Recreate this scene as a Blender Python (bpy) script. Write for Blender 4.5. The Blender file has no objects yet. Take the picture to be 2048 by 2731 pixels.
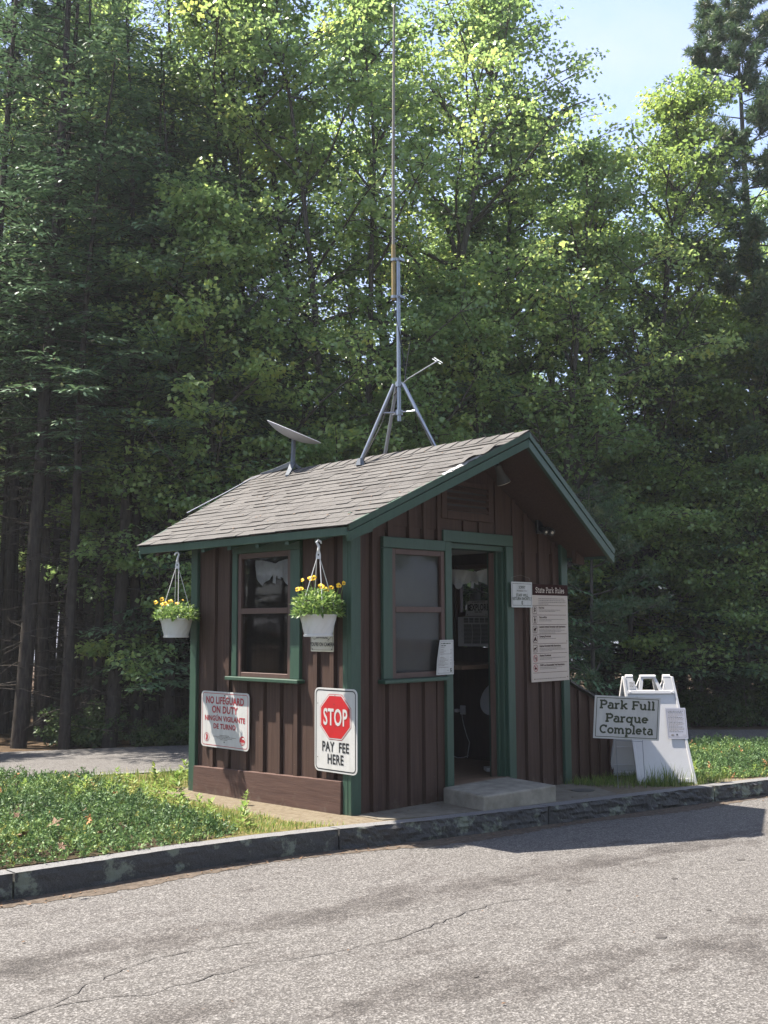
import bpy, bmesh, math, random
import numpy as np
from mathutils import Vector, Matrix, Euler
rad = math.radians
SC = bpy.context.scene
COL = SC.collection

# ------------------------------------------------------------------ camera
CAM = np.array([-5.2546, -5.5895, 1.32928])
_p, _y, _r = np.radians([6.0896, 45.0475, -0.26863])
FW = np.array([math.sin(_y)*math.cos(_p), math.cos(_y)*math.cos(_p), math.sin(_p)])
_rt = np.array([math.cos(_y), -math.sin(_y), 0.0]); _up = np.cross(_rt, FW)
RT = _rt*math.cos(_r) + _up*math.sin(_r)
UP = -_rt*math.sin(_r) + _up*math.cos(_r)
cam = bpy.data.cameras.new('camera'); cam_o = bpy.data.objects.new('camera', cam); COL.objects.link(cam_o)
cam.sensor_fit = 'HORIZONTAL'; cam.sensor_width = 36.0; cam.lens = 36.0*2800.0/2048.0
cam.clip_start = 0.05; cam.clip_end = 800
m = Matrix.Identity(4)
for i in range(3):
    m[i][0] = RT[i]; m[i][1] = UP[i]; m[i][2] = -FW[i]; m[i][3] = CAM[i]
cam_o.matrix_world = m
SC.camera = cam_o
SC.render.resolution_x = 768; SC.render.resolution_y = 1024

# ------------------------------------------------------------------ light
SUN = Vector((-0.25, 0.47, 1.0)).normalized()      # towards the sun
elev = math.asin(SUN.z); azim = math.atan2(SUN.x, SUN.y)
w = bpy.data.worlds.new('World'); SC.world = w; w.use_nodes = True
nt = w.node_tree; nt.nodes.clear()
wo = nt.nodes.new('ShaderNodeOutputWorld'); bg = nt.nodes.new('ShaderNodeBackground')
sky = nt.nodes.new('ShaderNodeTexSky'); sky.sky_type = 'NISHITA'; sky.sun_disc = False
sky.sun_elevation = elev; sky.sun_rotation = azim; sky.air_density = 1.0; sky.dust_density = 1.2; sky.ozone_density = 2.0
tc = nt.nodes.new('ShaderNodeTexCoord'); mp = nt.nodes.new('ShaderNodeMapping'); mp.inputs['Scale'].default_value = (1.2, 2.6, 3.5)
mp.inputs['Rotation'].default_value = (0, 0.35, 0.5)
nz = nt.nodes.new('ShaderNodeTexNoise'); nz.inputs['Scale'].default_value = 1.7; nz.inputs['Detail'].default_value = 7; nz.inputs['Roughness'].default_value = 0.55
cr = nt.nodes.new('ShaderNodeValToRGB'); cr.color_ramp.elements[0].position = 0.40; cr.color_ramp.elements[1].position = 0.72
cr.color_ramp.elements[0].color = (.28, .28, .28, 1); cr.color_ramp.elements[1].color = (.85, .85, .85, 1)
mx = nt.nodes.new('ShaderNodeMix'); mx.data_type = 'RGBA'
mx.inputs['B'].default_value = (2.5, 2.75, 4.2, 1)
nt.links.new(tc.outputs['Generated'], mp.inputs['Vector']); nt.links.new(mp.outputs[0], nz.inputs['Vector'])
nt.links.new(nz.outputs['Fac'], cr.inputs[0]); nt.links.new(cr.outputs[0], mx.inputs['Factor'])
nt.links.new(sky.outputs[0], mx.inputs['A']); nt.links.new(mx.outputs['Result'], bg.inputs['Color'])
bg.inputs['Strength'].default_value = 0.10
nt.links.new(bg.outputs[0], wo.inputs[0])
sl = bpy.data.lights.new('sun', 'SUN'); sl.energy = 5.0; sl.angle = rad(0.53); sl.color = (1.0, 0.93, 0.84)
so = bpy.data.objects.new('sun', sl); COL.objects.link(so)
so.rotation_euler = SUN.to_track_quat('Z', 'Y').to_euler()
so.location = (-6, 6, 14)
SC.view_settings.view_transform = 'Standard'; SC.view_settings.look = 'None'
SC.view_settings.exposure = 1.86; SC.view_settings.gamma = 1.0
try:
    SC.cycles.max_bounces = 8; SC.cycles.diffuse_bounces = 5; SC.cycles.glossy_bounces = 3
    SC.cycles.transmission_bounces = 5; SC.cycles.transparent_max_bounces = 8
    SC.cycles.use_denoising = True; SC.cycles.sample_clamp_indirect = 6.0
    SC.cycles.caustics_reflective = False; SC.cycles.caustics_refractive = False
except Exception:
    pass

def g(x, y): return -0.03 - 0.025*x - 0.016*y          # the island's surface
def gr(x, y): return g(x, y) - 0.14                      # the asphalt
def P(u, D, v=None):
    """a point D metres out along the view, u across the photograph's 2048 columns, on the ground"""
    lat = (u-1024)/2800.0*D
    x = CAM[0] + 0.7077*D + 0.7065*lat; y = CAM[1] + 0.7065*D - 0.7077*lat
    return x, y

# ------------------------------------------------------------------ materials
def mat_new(name):
    mt = bpy.data.materials.new(name); mt.use_nodes = True
    t = mt.node_tree; b = t.nodes['Principled BSDF']
    return mt, t, b
def nd(t, kind, **kw):
    n = t.nodes.new(kind)
    for k, v in kw.items():
        if k in n.inputs: n.inputs[k].default_value = v
        else: setattr(n, k, v)
    return n
def ramp(t, stops):
    r = t.nodes.new('ShaderNodeValToRGB'); e = r.color_ramp.elements
    while len(e) < len(stops): e.new(0.5)
    for el, (p, c) in zip(e, stops):
        el.position = p; el.color = (*c, 1) if len(c) == 3 else c
    return r
def objco(t, scale=(1, 1, 1), rot=(0, 0, 0)):
    c = t.nodes.new('ShaderNodeTexCoord'); mpn = t.nodes.new('ShaderNodeMapping')
    mpn.inputs['Scale'].default_value = scale; mpn.inputs['Rotation'].default_value = rot
    t.links.new(c.outputs['Object'], mpn.inputs['Vector']); return mpn
def bump(t, b, src, strength=0.3, dist=0.01):
    bp = nd(t, 'ShaderNodeBump', Strength=strength, Distance=dist)
    t.links.new(src, bp.inputs['Height']); t.links.new(bp.outputs[0], b.inputs['Normal']); return bp
def noisy(name, c0, c1, scale=(6, 6, 6), rough=0.6, nscale=5.0, detail=6, bstr=0.2, bdist=0.004, spec=0.4, fleck=None, fleckscale=60, metal=0.0, splash=None):
    mt, t, b = mat_new(name)
    co = objco(t, scale)
    n = nd(t, 'ShaderNodeTexNoise', Scale=nscale, Detail=detail, Roughness=0.6)
    t.links.new(co.outputs[0], n.inputs['Vector'])
    r = ramp(t, [(0.3, c0), (0.7, c1)]); t.links.new(n.outputs['Fac'], r.inputs[0])
    out = r.outputs[0]
    if fleck:
        co2 = objco(t, (1, 1, 1)); v = nd(t, 'ShaderNodeTexNoise', Scale=fleckscale, Detail=3, Roughness=0.7)
        t.links.new(co2.outputs[0], v.inputs['Vector'])
        rr = ramp(t, [(0.70, (0, 0, 0)), (0.76, (1, 1, 1))]); t.links.new(v.outputs['Fac'], rr.inputs[0])
        mxx = t.nodes.new('ShaderNodeMix'); mxx.data_type = 'RGBA'; mxx.inputs['B'].default_value = (*fleck, 1)
        t.links.new(rr.outputs[0], mxx.inputs['Factor']); t.links.new(out, mxx.inputs['A']); out = mxx.outputs['Result']
    if splash:      # dried mud splashed up from the ground, ragged at its upper edge
        co3 = objco(t); sz = t.nodes.new('ShaderNodeSeparateXYZ'); t.links.new(co3.outputs[0], sz.inputs[0])
        ns = nd(t, 'ShaderNodeTexNoise', Scale=11, Detail=8, Roughness=0.75); t.links.new(co3.outputs[0], ns.inputs['Vector'])
        md = nd(t, 'ShaderNodeMath', operation='MULTIPLY_ADD'); md.inputs[1].default_value = -1.1; t.links.new(sz.outputs['Z'], md.inputs[0]); t.links.new(ns.outputs['Fac'], md.inputs[2])
        rm = ramp(t, [(0.46, (0, 0, 0)), (0.66, (.75, .75, .75))]); t.links.new(md.outputs[0], rm.inputs[0])
        m3 = t.nodes.new('ShaderNodeMix'); m3.data_type = 'RGBA'; m3.inputs['B'].default_value = (*splash, 1)
        t.links.new(rm.outputs[0], m3.inputs['Factor']); t.links.new(out, m3.inputs['A']); out = m3.outputs['Result']
    t.links.new(out, b.inputs['Base Color'])
    b.inputs['Roughness'].default_value = rough; b.inputs['Specular IOR Level'].default_value = spec; b.inputs['Metallic'].default_value = metal
    if bstr: bump(t, b, n.outputs['Fac'], bstr, bdist)
    return mt
def plain(name, c, rough=0.5, metal=0.0, spec=0.5, vary=0.06):
    c0 = tuple(max(0, x*(1-vary)) for x in c); c1 = tuple(min(1, x*(1+vary)) for x in c)
    return noisy(name, c0, c1, (1, 1, 1), rough, 9.0, 4, 0.05, 0.001, spec, metal=metal)

M = {}
M['brown'] = noisy('brown_stained_wood', (0.0400, 0.0218, 0.0154), (0.0683, 0.0399, 0.0288), (34, 34, 1.6), 0.75, 1.6, 8, 0.55, 0.006, 0.25, fleck=(0.1929, 0.1368, 0.1046), fleckscale=55, splash=(0.105, 0.082, 0.062))
M['brown_h'] = noisy('brown_skirt_wood', (0.054, 0.030, 0.023), (0.084, 0.048, 0.036), (30, 1.8, 22), 0.75, 1.6, 8, 0.5, 0.006, 0.25, fleck=(0.179, 0.138, 0.106), fleckscale=45, splash=(0.105, 0.082, 0.062))
M['brown_in'] = noisy('brown_interior_wood', (0.030, 0.020, 0.018), (0.050, 0.034, 0.030), (20, 20, 2), 0.7, 2, 5, 0.2, 0.004, 0.3)
M['sash'] = noisy('brown_sash_paint', (0.066, 0.037, 0.028), (0.083, 0.046, 0.036), (20, 20, 4), 0.55, 2, 5, 0.2, 0.002, 0.4)
M['green'] = noisy('green_trim_paint', (0.0212, 0.0500, 0.0326), (0.0313, 0.0680, 0.0431), (14, 14, 2.5), 0.5, 2.5, 7, 0.25, 0.003, 0.4, fleck=(0.0644, 0.1180, 0.0757), fleckscale=40, splash=(0.105, 0.082, 0.062))
M['floor'] = noisy('worn_floor_boards', (0.13, 0.085, 0.055), (0.20, 0.13, 0.085), (3, 25, 3), 0.6, 2, 5, 0.2, 0.003)
M['ceil'] = plain('grey_ceiling_paint', (0.55, 0.53, 0.51), 0.7)
M['white'] = (lambda n, c, r, spec, vary: noisy(n, tuple(x*.86 for x in c), tuple(min(1, x*1.05) for x in c), (9, 9, 2.2), r, 2.4, 7, 0.05, 0.001, spec))('white_sign_face', (0.452, 0.446, 0.420), 0.4, spec=0.4, vary=0.03)
M['cream'] = plain('cream_sign_face', (0.422, 0.347, 0.282), 0.45, vary=0.03)
M['ivory'] = plain('ivory_sign_face', (0.416, 0.392, 0.306), 0.45, vary=0.05)
M['red'] = plain('stop_red', (0.369, 0.011, 0.014), 0.35)
M['dkred'] = plain('dark_red_ink', (0.30, 0.022, 0.030), 0.4)
M['black'] = plain('black_ink', (0.012, 0.012, 0.013), 0.45)
M['grey_ink'] = plain('grey_ink', (0.16, 0.14, 0.12), 0.5)
M['dkbrown'] = plain('dark_brown_ink', spec=0.1, rough=0.85, c=(0.033, 0.012, 0.010))
M['dkgreen_ink'] = plain('dark_green_ink', (0.030, 0.040, 0.018), 0.5)
M['plastic'] = plain('white_moulded_plastic', (0.506, 0.499, 0.492), 0.42, vary=0.03)
M['potplastic'] = plain('white_pot_plastic', (0.547, 0.539, 0.518), 0.38, vary=0.03)
M['galv'] = plain('galvanised_steel', (0.272, 0.292, 0.324), 0.38, 0.85, vary=0.15)
M['fibre'] = noisy('weathered_fibreglass', (0.164, 0.140, 0.108), (0.224, 0.208, 0.178), (20, 20, 2), 0.55, 3, 5, 0.1, 0.001)
M['fibre_dk'] = plain('amber_fibreglass_sleeve', (0.259, 0.185, 0.070), 0.45, vary=0.15)
M['cable'] = plain('black_cable', (0.012, 0.012, 0.014), 0.5)
M['dishgrey'] = plain('light_grey_dish_plastic', (0.473, 0.473, 0.508), 0.4, vary=0.02)
M['slate'] = plain('slate_grey_metal', (0.090, 0.104, 0.122), 0.45)
M['paper'] = plain('laminated_paper', (0.371, 0.371, 0.407), 0.25, vary=0.03)
M['curtain'] = noisy('white_curtain_cotton', (0.543, 0.517, 0.482), (0.658, 0.632, 0.588), (3, 3, 3), 0.85, 6, 4, 0.2, 0.002, 0.2)
M['concrete'] = noisy('rough_concrete', (0.097, 0.086, 0.064), (0.167, 0.149, 0.117), (1, 1, 1), 0.9, 9, 9, 0.5, 0.004, 0.2, fleck=(0.063, 0.055, 0.039), fleckscale=16)
M['stepstone'] = noisy('pale_rough_step', (0.15, 0.135, 0.105), (0.27, 0.25, 0.205), (1, 1, 1), 0.9, 9, 10, 0.6, 0.006, 0.2, fleck=(0.10, 0.09, 0.06), fleckscale=14)
M['iron'] = plain('rusty_dark_iron', (0.045, 0.043, 0.037), 0.7, vary=0.2)
M['bark_d'] = noisy('dark_bark', (0.024, 0.020, 0.017), (0.069, 0.059, 0.049), (16, 16, 2.5), 0.9, 2, 6, 0.8, 0.02, 0.1)
M['bark_g'] = noisy('grey_bark', (0.040, 0.035, 0.029), (0.120, 0.108, 0.092), (16, 16, 3), 0.9, 2, 6, 0.8, 0.02, 0.1)
M['twig'] = plain('dead_twig', (0.11, 0.095, 0.08), 0.9, vary=0.3)
M['dryleaf'] = noisy('dry_brown_leaf', (0.102, 0.051, 0.022), (0.150, 0.090, 0.048), (30, 30, 30), 0.7, 3, 4, 0.2, 0.002)
M['lens'] = plain('lamp_lens', (0.55, 0.50, 0.40), 0.15)
M['petal'] = noisy('yellow_orange_petal', (0.780, 0.414, 0.014), (0.850, 0.575, 0.024), (60, 60, 60), 0.6, 3, 3, 0, 0)
M['petal_c'] = plain('dark_flower_centre', (0.10, 0.020, 0.012), 0.6)
M['soil'] = plain('potting_soil', (0.035, 0.025, 0.018), 0.95)
M['torn'] = plain('torn_white_edge', (0.332, 0.328, 0.312), 0.5)

def leafmat(name, stops, trans=0.35, rough=0.42, spec=0.5):
    mt, t, b = mat_new(name)
    a = nd(t, 'ShaderNodeAttribute', attribute_name='tone')
    r = ramp(t, stops); t.links.new(a.outputs['Fac'], r.inputs[0])
    t.links.new(r.outputs[0], b.inputs['Base Color'])
    b.inputs['Roughness'].default_value = rough; b.inputs['Specular IOR Level'].default_value = spec
    tr = t.nodes.new('ShaderNodeBsdfTranslucent')
    hsv = nd(t, 'ShaderNodeHueSaturation', Hue=0.49, Saturation=0.97, Value=1.65); t.links.new(r.outputs[0], hsv.inputs['Color'])
    t.links.new(hsv.outputs[0], tr.inputs['Color'])
    ms = t.nodes.new('ShaderNodeMixShader'); ms.inputs[0].default_value = trans
    t.links.new(b.outputs[0], ms.inputs[1]); t.links.new(tr.outputs[0], ms.inputs[2])
    t.links.new(ms.outputs[0], t.nodes['Material Output'].inputs['Surface'])
    return mt
M['maple'] = leafmat('maple_leaf', [(0.0, (0.114, 0.193, 0.061)), (0.5, (0.197, 0.297, 0.088)), (0.80, (0.308, 0.388, 0.107)), (0.95, (0.265, 0.348, 0.081)), (1.0, (0.351, 0.382, 0.086))], 0.46, 0.34, 0.8)
M['maple_y'] = leafmat('light_maple_leaf', [(0.0, (0.102, 0.171, 0.041)), (0.5, (0.161, 0.244, 0.053)), (0.85, (0.255, 0.327, 0.072)), (0.97, (0.261, 0.342, 0.079)), (1.0, (0.314, 0.353, 0.084))], 0.46, 0.34, 0.8)
M['hemlock'] = leafmat('hemlock_needle', [(0.0, (0.063, 0.116, 0.063)), (0.6, (0.105, 0.183, 0.086)), (0.9, (0.149, 0.235, 0.103)), (1.0, (0.224, 0.197, 0.113))], 0.15, 0.5, 0.3)
M['pine'] = leafmat('pine_needle', [(0.0, (0.043, 0.084, 0.038)), (0.6, (0.075, 0.129, 0.052)), (1.0, (0.159, 0.166, 0.064))], 0.2, 0.45, 0.4)
M['juniper'] = leafmat('juniper_sprig', [(0.0, (0.039, 0.073, 0.026)), (0.5, (0.081, 0.149, 0.046)), (0.85, (0.166, 0.245, 0.070)), (0.97, (0.314, 0.296, 0.070)), (1.0, (0.431, 0.192, 0.083))], 0.15, 0.55, 0.3)
M['grass'] = leafmat('grass_blade', [(0.0, (0.057, 0.104, 0.021)), (0.5, (0.123, 0.180, 0.038)), (0.85, (0.237, 0.257, 0.067)), (1.0, (0.342, 0.275, 0.133))], 0.35, 0.5, 0.3)
M['weed'] = leafmat('weed_leaf', [(0.0, (0.08, 0.14, 0.03)), (0.6, (0.15, 0.23, 0.05)), (1.0, (0.30, 0.34, 0.09))], 0.4, 0.5, 0.3)
M['potleaf'] = leafmat('pansy_leaf', [(0.0, (0.05, 0.10, 0.022)), (0.6, (0.11, 0.19, 0.045)), (1.0, (0.24, 0.31, 0.09))], 0.35, 0.45, 0.4)
M['shrub'] = leafmat('understory_leaf', [(0.0, (0.045, 0.079, 0.028)), (0.7, (0.075, 0.124, 0.040)), (1.0, (0.158, 0.208, 0.059))], 0.3, 0.5, 0.3)

def curtainmat():
    mt = M['curtain']; t = mt.node_tree; b = t.nodes['Principled BSDF']; tr = t.nodes.new('ShaderNodeBsdfTranslucent'); tr.inputs['Color'].default_value = (.72, .69, .64, 1)
    ms = t.nodes.new('ShaderNodeMixShader'); ms.inputs[0].default_value = .5; t.links.new(b.outputs[0], ms.inputs[1]); t.links.new(tr.outputs[0], ms.inputs[2]); t.links.new(ms.outputs[0], t.nodes['Material Output'].inputs['Surface'])
curtainmat()
# glass
def glassmat(name, tint, rough=0.02):
    mt, t, b = mat_new(name)
    gl = nd(t, 'ShaderNodeBsdfGlossy', Roughness=rough); gl.inputs['Color'].default_value = (0.9, 0.92, 0.95, 1)
    tr = t.nodes.new('ShaderNodeBsdfTransparent'); tr.inputs['Color'].default_value = (*tint, 1)
    lwt = nd(t, 'ShaderNodeLayerWeight', Blend=0.5); pw = nd(t, 'ShaderNodeMath', operation='POWER'); pw.inputs[1].default_value = 5.0
    t.links.new(lwt.outputs['Facing'], pw.inputs[0]); fr = nd(t, 'ShaderNodeMath', operation='MULTIPLY_ADD'); fr.inputs[1].default_value = 0.8; fr.inputs[2].default_value = 0.012
    t.links.new(pw.outputs[0], fr.inputs[0]); ms = t.nodes.new('ShaderNodeMixShader')
    t.links.new(fr.outputs[0], ms.inputs[0]); t.links.new(tr.outputs[0], ms.inputs[1]); t.links.new(gl.outputs[0], ms.inputs[2])
    t.links.new(ms.outputs[0], t.nodes['Material Output'].inputs['Surface']); return mt
M['glass'] = glassmat('window_glass', (0.80, 0.81, 0.82))
M['film'] = noisy('grey_window_panel', (0.058, 0.055, 0.050), (0.108, 0.103, 0.094), (0.900, 0.900, 0.864), 0.6, 2.2, 3, 0, 0, 0.3)

# asphalt
def asphalt():
    mt, t, b = mat_new('worn_asphalt')
    co = objco(t)
    v = nd(t, 'ShaderNodeTexVoronoi', Scale=125.0, Randomness=1.0); t.links.new(co.outputs[0], v.inputs['Vector'])
    sx = t.nodes.new('ShaderNodeSeparateColor'); t.links.new(v.outputs['Color'], sx.inputs[0])
    r = ramp(t, [(0.0, (0.056, 0.052, 0.048)), (0.35, (0.083, 0.078, 0.073)), (0.70, (0.118, 0.112, 0.105)), (1.0, (0.195, 0.187, 0.178))])
    t.links.new(sx.outputs[0], r.inputs[0])
    d = ramp(t, [(0.0, (1, 1, 1)), (0.45, (1, 1, 1)), (0.75, (0.52, 0.51, 0.50))]); t.links.new(v.outputs['Distance'], d.inputs[0])
    v.feature = 'F1'
    mu = t.nodes.new('ShaderNodeMix'); mu.data_type = 'RGBA'; mu.blend_type = 'MULTIPLY'; mu.inputs['Factor'].default_value = 0.8
    t.links.new(r.outputs[0], mu.inputs['A']); t.links.new(d.outputs[0], mu.inputs['B'])
    # oily stains along the two wheel tracks
    co2 = objco(t, (1.1, 2.6, 1), (0, 0, rad(8)))
    n = nd(t, 'ShaderNodeTexNoise', Scale=2.3, Detail=10, Roughness=0.68); t.links.new(co2.outputs[0], n.inputs['Vector'])
    sep = t.nodes.new('ShaderNodeSeparateXYZ'); t.links.new(co.outputs[0], sep.inputs[0])
    acc = n.outputs['Fac']
    for (kx, c0, hw, amp) in ((.118, 1.72, .34, .19), (.31, 3.48, .55, .13), (.10, 5.4, .5, .12)):
        ma = nd(t, 'ShaderNodeMath', operation='MULTIPLY_ADD'); ma.inputs[1].default_value = kx; t.links.new(sep.outputs['X'], ma.inputs[0]); t.links.new(sep.outputs['Y'], ma.inputs[2])
        ad = nd(t, 'ShaderNodeMath', operation='ADD'); ad.inputs[1].default_value = c0; t.links.new(ma.outputs[0], ad.inputs[0])
        ab2 = nd(t, 'ShaderNodeMath', operation='ABSOLUTE'); t.links.new(ad.outputs[0], ab2.inputs[0])
        mr = nd(t, 'ShaderNodeMapRange'); mr.interpolation_type = 'SMOOTHSTEP'; mr.inputs['From Min'].default_value = 0.0; mr.inputs['From Max'].default_value = hw; mr.inputs['To Min'].default_value = amp; mr.inputs['To Max'].default_value = 0.0
        t.links.new(ab2.outputs[0], mr.inputs['Value'])
        sm = nd(t, 'ShaderNodeMath', operation='ADD'); t.links.new(acc, sm.inputs[0]); t.links.new(mr.outputs[0], sm.inputs[1]); acc = sm.outputs[0]
    rs = ramp(t, [(0.56, (1, 1, 1)), (0.66, (0.72, 0.70, 0.69)), (0.78, (0.45, 0.43, 0.42))]); t.links.new(acc, rs.inputs[0])
    mu2 = t.nodes.new('ShaderNodeMix'); mu2.data_type = 'RGBA'; mu2.blend_type = 'MULTIPLY'; mu2.inputs['Factor'].default_value = 0.95
    t.links.new(mu.outputs['Result'], mu2.inputs['A']); t.links.new(rs.outputs[0], mu2.inputs['B'])
    n3 = nd(t, 'ShaderNodeTexNoise', Scale=26, Detail=5, Roughness=0.7); t.links.new(co.outputs[0], n3.inputs['Vector'])
    r3 = ramp(t, [(0.30, (0.72, 0.71, 0.70)), (0.62, (1.08, 1.07, 1.05))]); t.links.new(n3.outputs['Fac'], r3.inputs[0])
    mu3 = t.nodes.new('ShaderNodeMix'); mu3.data_type = 'RGBA'; mu3.blend_type = 'MULTIPLY'; mu3.inputs['Factor'].default_value = 0.9
    t.links.new(mu2.outputs['Result'], mu3.inputs['A']); t.links.new(r3.outputs[0], mu3.inputs['B'])
    t.links.new(mu3.outputs['Result'], b.inputs['Base Color'])
    b.inputs['Roughness'].default_value = 0.85; b.inputs['Specular IOR Level'].default_value = 0.3
    bump(t, b, v.outputs['Distance'], 0.6, 0.004)
    return mt
M['asphalt'] = asphalt()
M['gutter'] = noisy('gutter_grit', (0.048, 0.038, 0.028), (0.113, 0.092, 0.073), (1, 1, 1), 0.95, 30, 8, 0.6, 0.004, 0.1, fleck=(0.202, 0.141, 0.084), fleckscale=60)
M['crack'] = plain('crack_tar', (0.045, 0.040, 0.036), 0.9)
M['sand'] = noisy('sandy_soil', (0.091, 0.070, 0.047), (0.154, 0.132, 0.094), (1, 1, 1), 0.95, 24, 10, 0.7, 0.01, 0.1, fleck=(0.192, 0.196, 0.168), fleckscale=90)
M['litter'] = noisy('leaf_litter', (0.035, 0.025, 0.016), (0.120, 0.082, 0.050), (1, 1, 1), 0.95, 14, 9, 0.8, 0.03, 0.1, fleck=(0.17, 0.12, 0.07), fleckscale=40)

def granite():
    mt, t, b = mat_new('granite_kerb')
    co = objco(t)
    n = nd(t, 'ShaderNodeTexNoise', Scale=190, Detail=2, Roughness=0.6); t.links.new(co.outputs[0], n.inputs['Vector'])
    r = ramp(t, [(0.30, (0.020, 0.019, 0.018)), (0.62, (0.054, 0.053, 0.051))]); t.links.new(n.outputs['Fac'], r.inputs[0])
    # lichen patches and grime
    n2 = nd(t, 'ShaderNodeTexNoise', Scale=4.2, Detail=10, Roughness=0.72); t.links.new(co.outputs[0], n2.inputs['Vector'])
    r2 = ramp(t, [(0.54, (0, 0, 0)), (0.59, (1, 1, 1))]); t.links.new(n2.outputs['Fac'], r2.inputs[0])
    m1 = t.nodes.new('ShaderNodeMix'); m1.data_type = 'RGBA'; m1.inputs['B'].default_value = (0.13, 0.145, 0.11, 1)
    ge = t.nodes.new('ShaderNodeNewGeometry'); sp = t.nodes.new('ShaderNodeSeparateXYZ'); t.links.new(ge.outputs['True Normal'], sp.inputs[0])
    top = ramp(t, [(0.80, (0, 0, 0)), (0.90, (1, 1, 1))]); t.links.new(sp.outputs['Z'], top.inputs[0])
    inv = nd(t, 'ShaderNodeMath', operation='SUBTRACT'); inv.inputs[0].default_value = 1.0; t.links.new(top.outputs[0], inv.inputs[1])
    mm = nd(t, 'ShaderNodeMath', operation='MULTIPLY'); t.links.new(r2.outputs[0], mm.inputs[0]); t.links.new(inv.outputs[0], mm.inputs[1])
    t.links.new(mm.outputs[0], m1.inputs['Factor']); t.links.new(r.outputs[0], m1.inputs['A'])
    # the upward-facing top is multiplied paler than the front face
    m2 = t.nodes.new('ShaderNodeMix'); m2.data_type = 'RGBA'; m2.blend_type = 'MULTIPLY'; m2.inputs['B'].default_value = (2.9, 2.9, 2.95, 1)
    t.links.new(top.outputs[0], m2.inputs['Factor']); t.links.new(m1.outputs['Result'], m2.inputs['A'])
    t.links.new(m2.outputs['Result'], b.inputs['Base Color'])
    b.inputs['Roughness'].default_value = 0.8
    n3 = nd(t, 'ShaderNodeTexNoise', Scale=34, Detail=8, Roughness=0.7); t.links.new(co.outputs[0], n3.inputs['Vector'])
    bump(t, b, n3.outputs['Fac'], 0.8, 0.012)
    return mt
M['granite'] = granite()

def shingle():
    mt, t, b = mat_new('grey_asphalt_shingle')
    a = nd(t, 'ShaderNodeAttribute', attribute_name='tone')
    r = ramp(t, [(0.0, (0.054, 0.051, 0.048)), (0.6, (0.077, 0.073, 0.068)), (1.0, (0.102, 0.097, 0.091))]); t.links.new(a.outputs['Fac'], r.inputs[0])
    co = objco(t); n = nd(t, 'ShaderNodeTexNoise', Scale=160, Detail=3, Roughness=0.7); t.links.new(co.outputs[0], n.inputs['Vector'])
    r2 = ramp(t, [(0.32, (0.42, 0.40, 0.38)), (0.66, (1.35, 1.33, 1.3))]); t.links.new(n.outputs['Fac'], r2.inputs[0])
    mu = t.nodes.new('ShaderNodeMix'); mu.data_type = 'RGBA'; mu.blend_type = 'MULTIPLY'; mu.inputs['Factor'].default_value = 1
    t.links.new(r.outputs[0], mu.inputs['A']); t.links.new(r2.outputs[0], mu.inputs['B'])
    n4 = nd(t, 'ShaderNodeTexNoise', Scale=3.0, Detail=6, Roughness=0.7); t.links.new(co.outputs[0], n4.inputs['Vector'])
    r4 = ramp(t, [(0.52, (1, 1, 1)), (0.72, (0.55, 0.52, 0.50))]); t.links.new(n4.outputs['Fac'], r4.inputs[0])
    mu2 = t.nodes.new('ShaderNodeMix'); mu2.data_type = 'RGBA'; mu2.blend_type = 'MULTIPLY'; mu2.inputs['Factor'].default_value = 1
    t.links.new(mu.outputs['Result'], mu2.inputs['A']); t.links.new(r4.outputs[0], mu2.inputs['B'])
    t.links.new(mu2.outputs['Result'], b.inputs['Base Color']); b.inputs['Roughness'].default_value = 0.9
    bump(t, b, n.outputs['Fac'], 0.5, 0.003); return mt
M['shingle'] = shingle()

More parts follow.
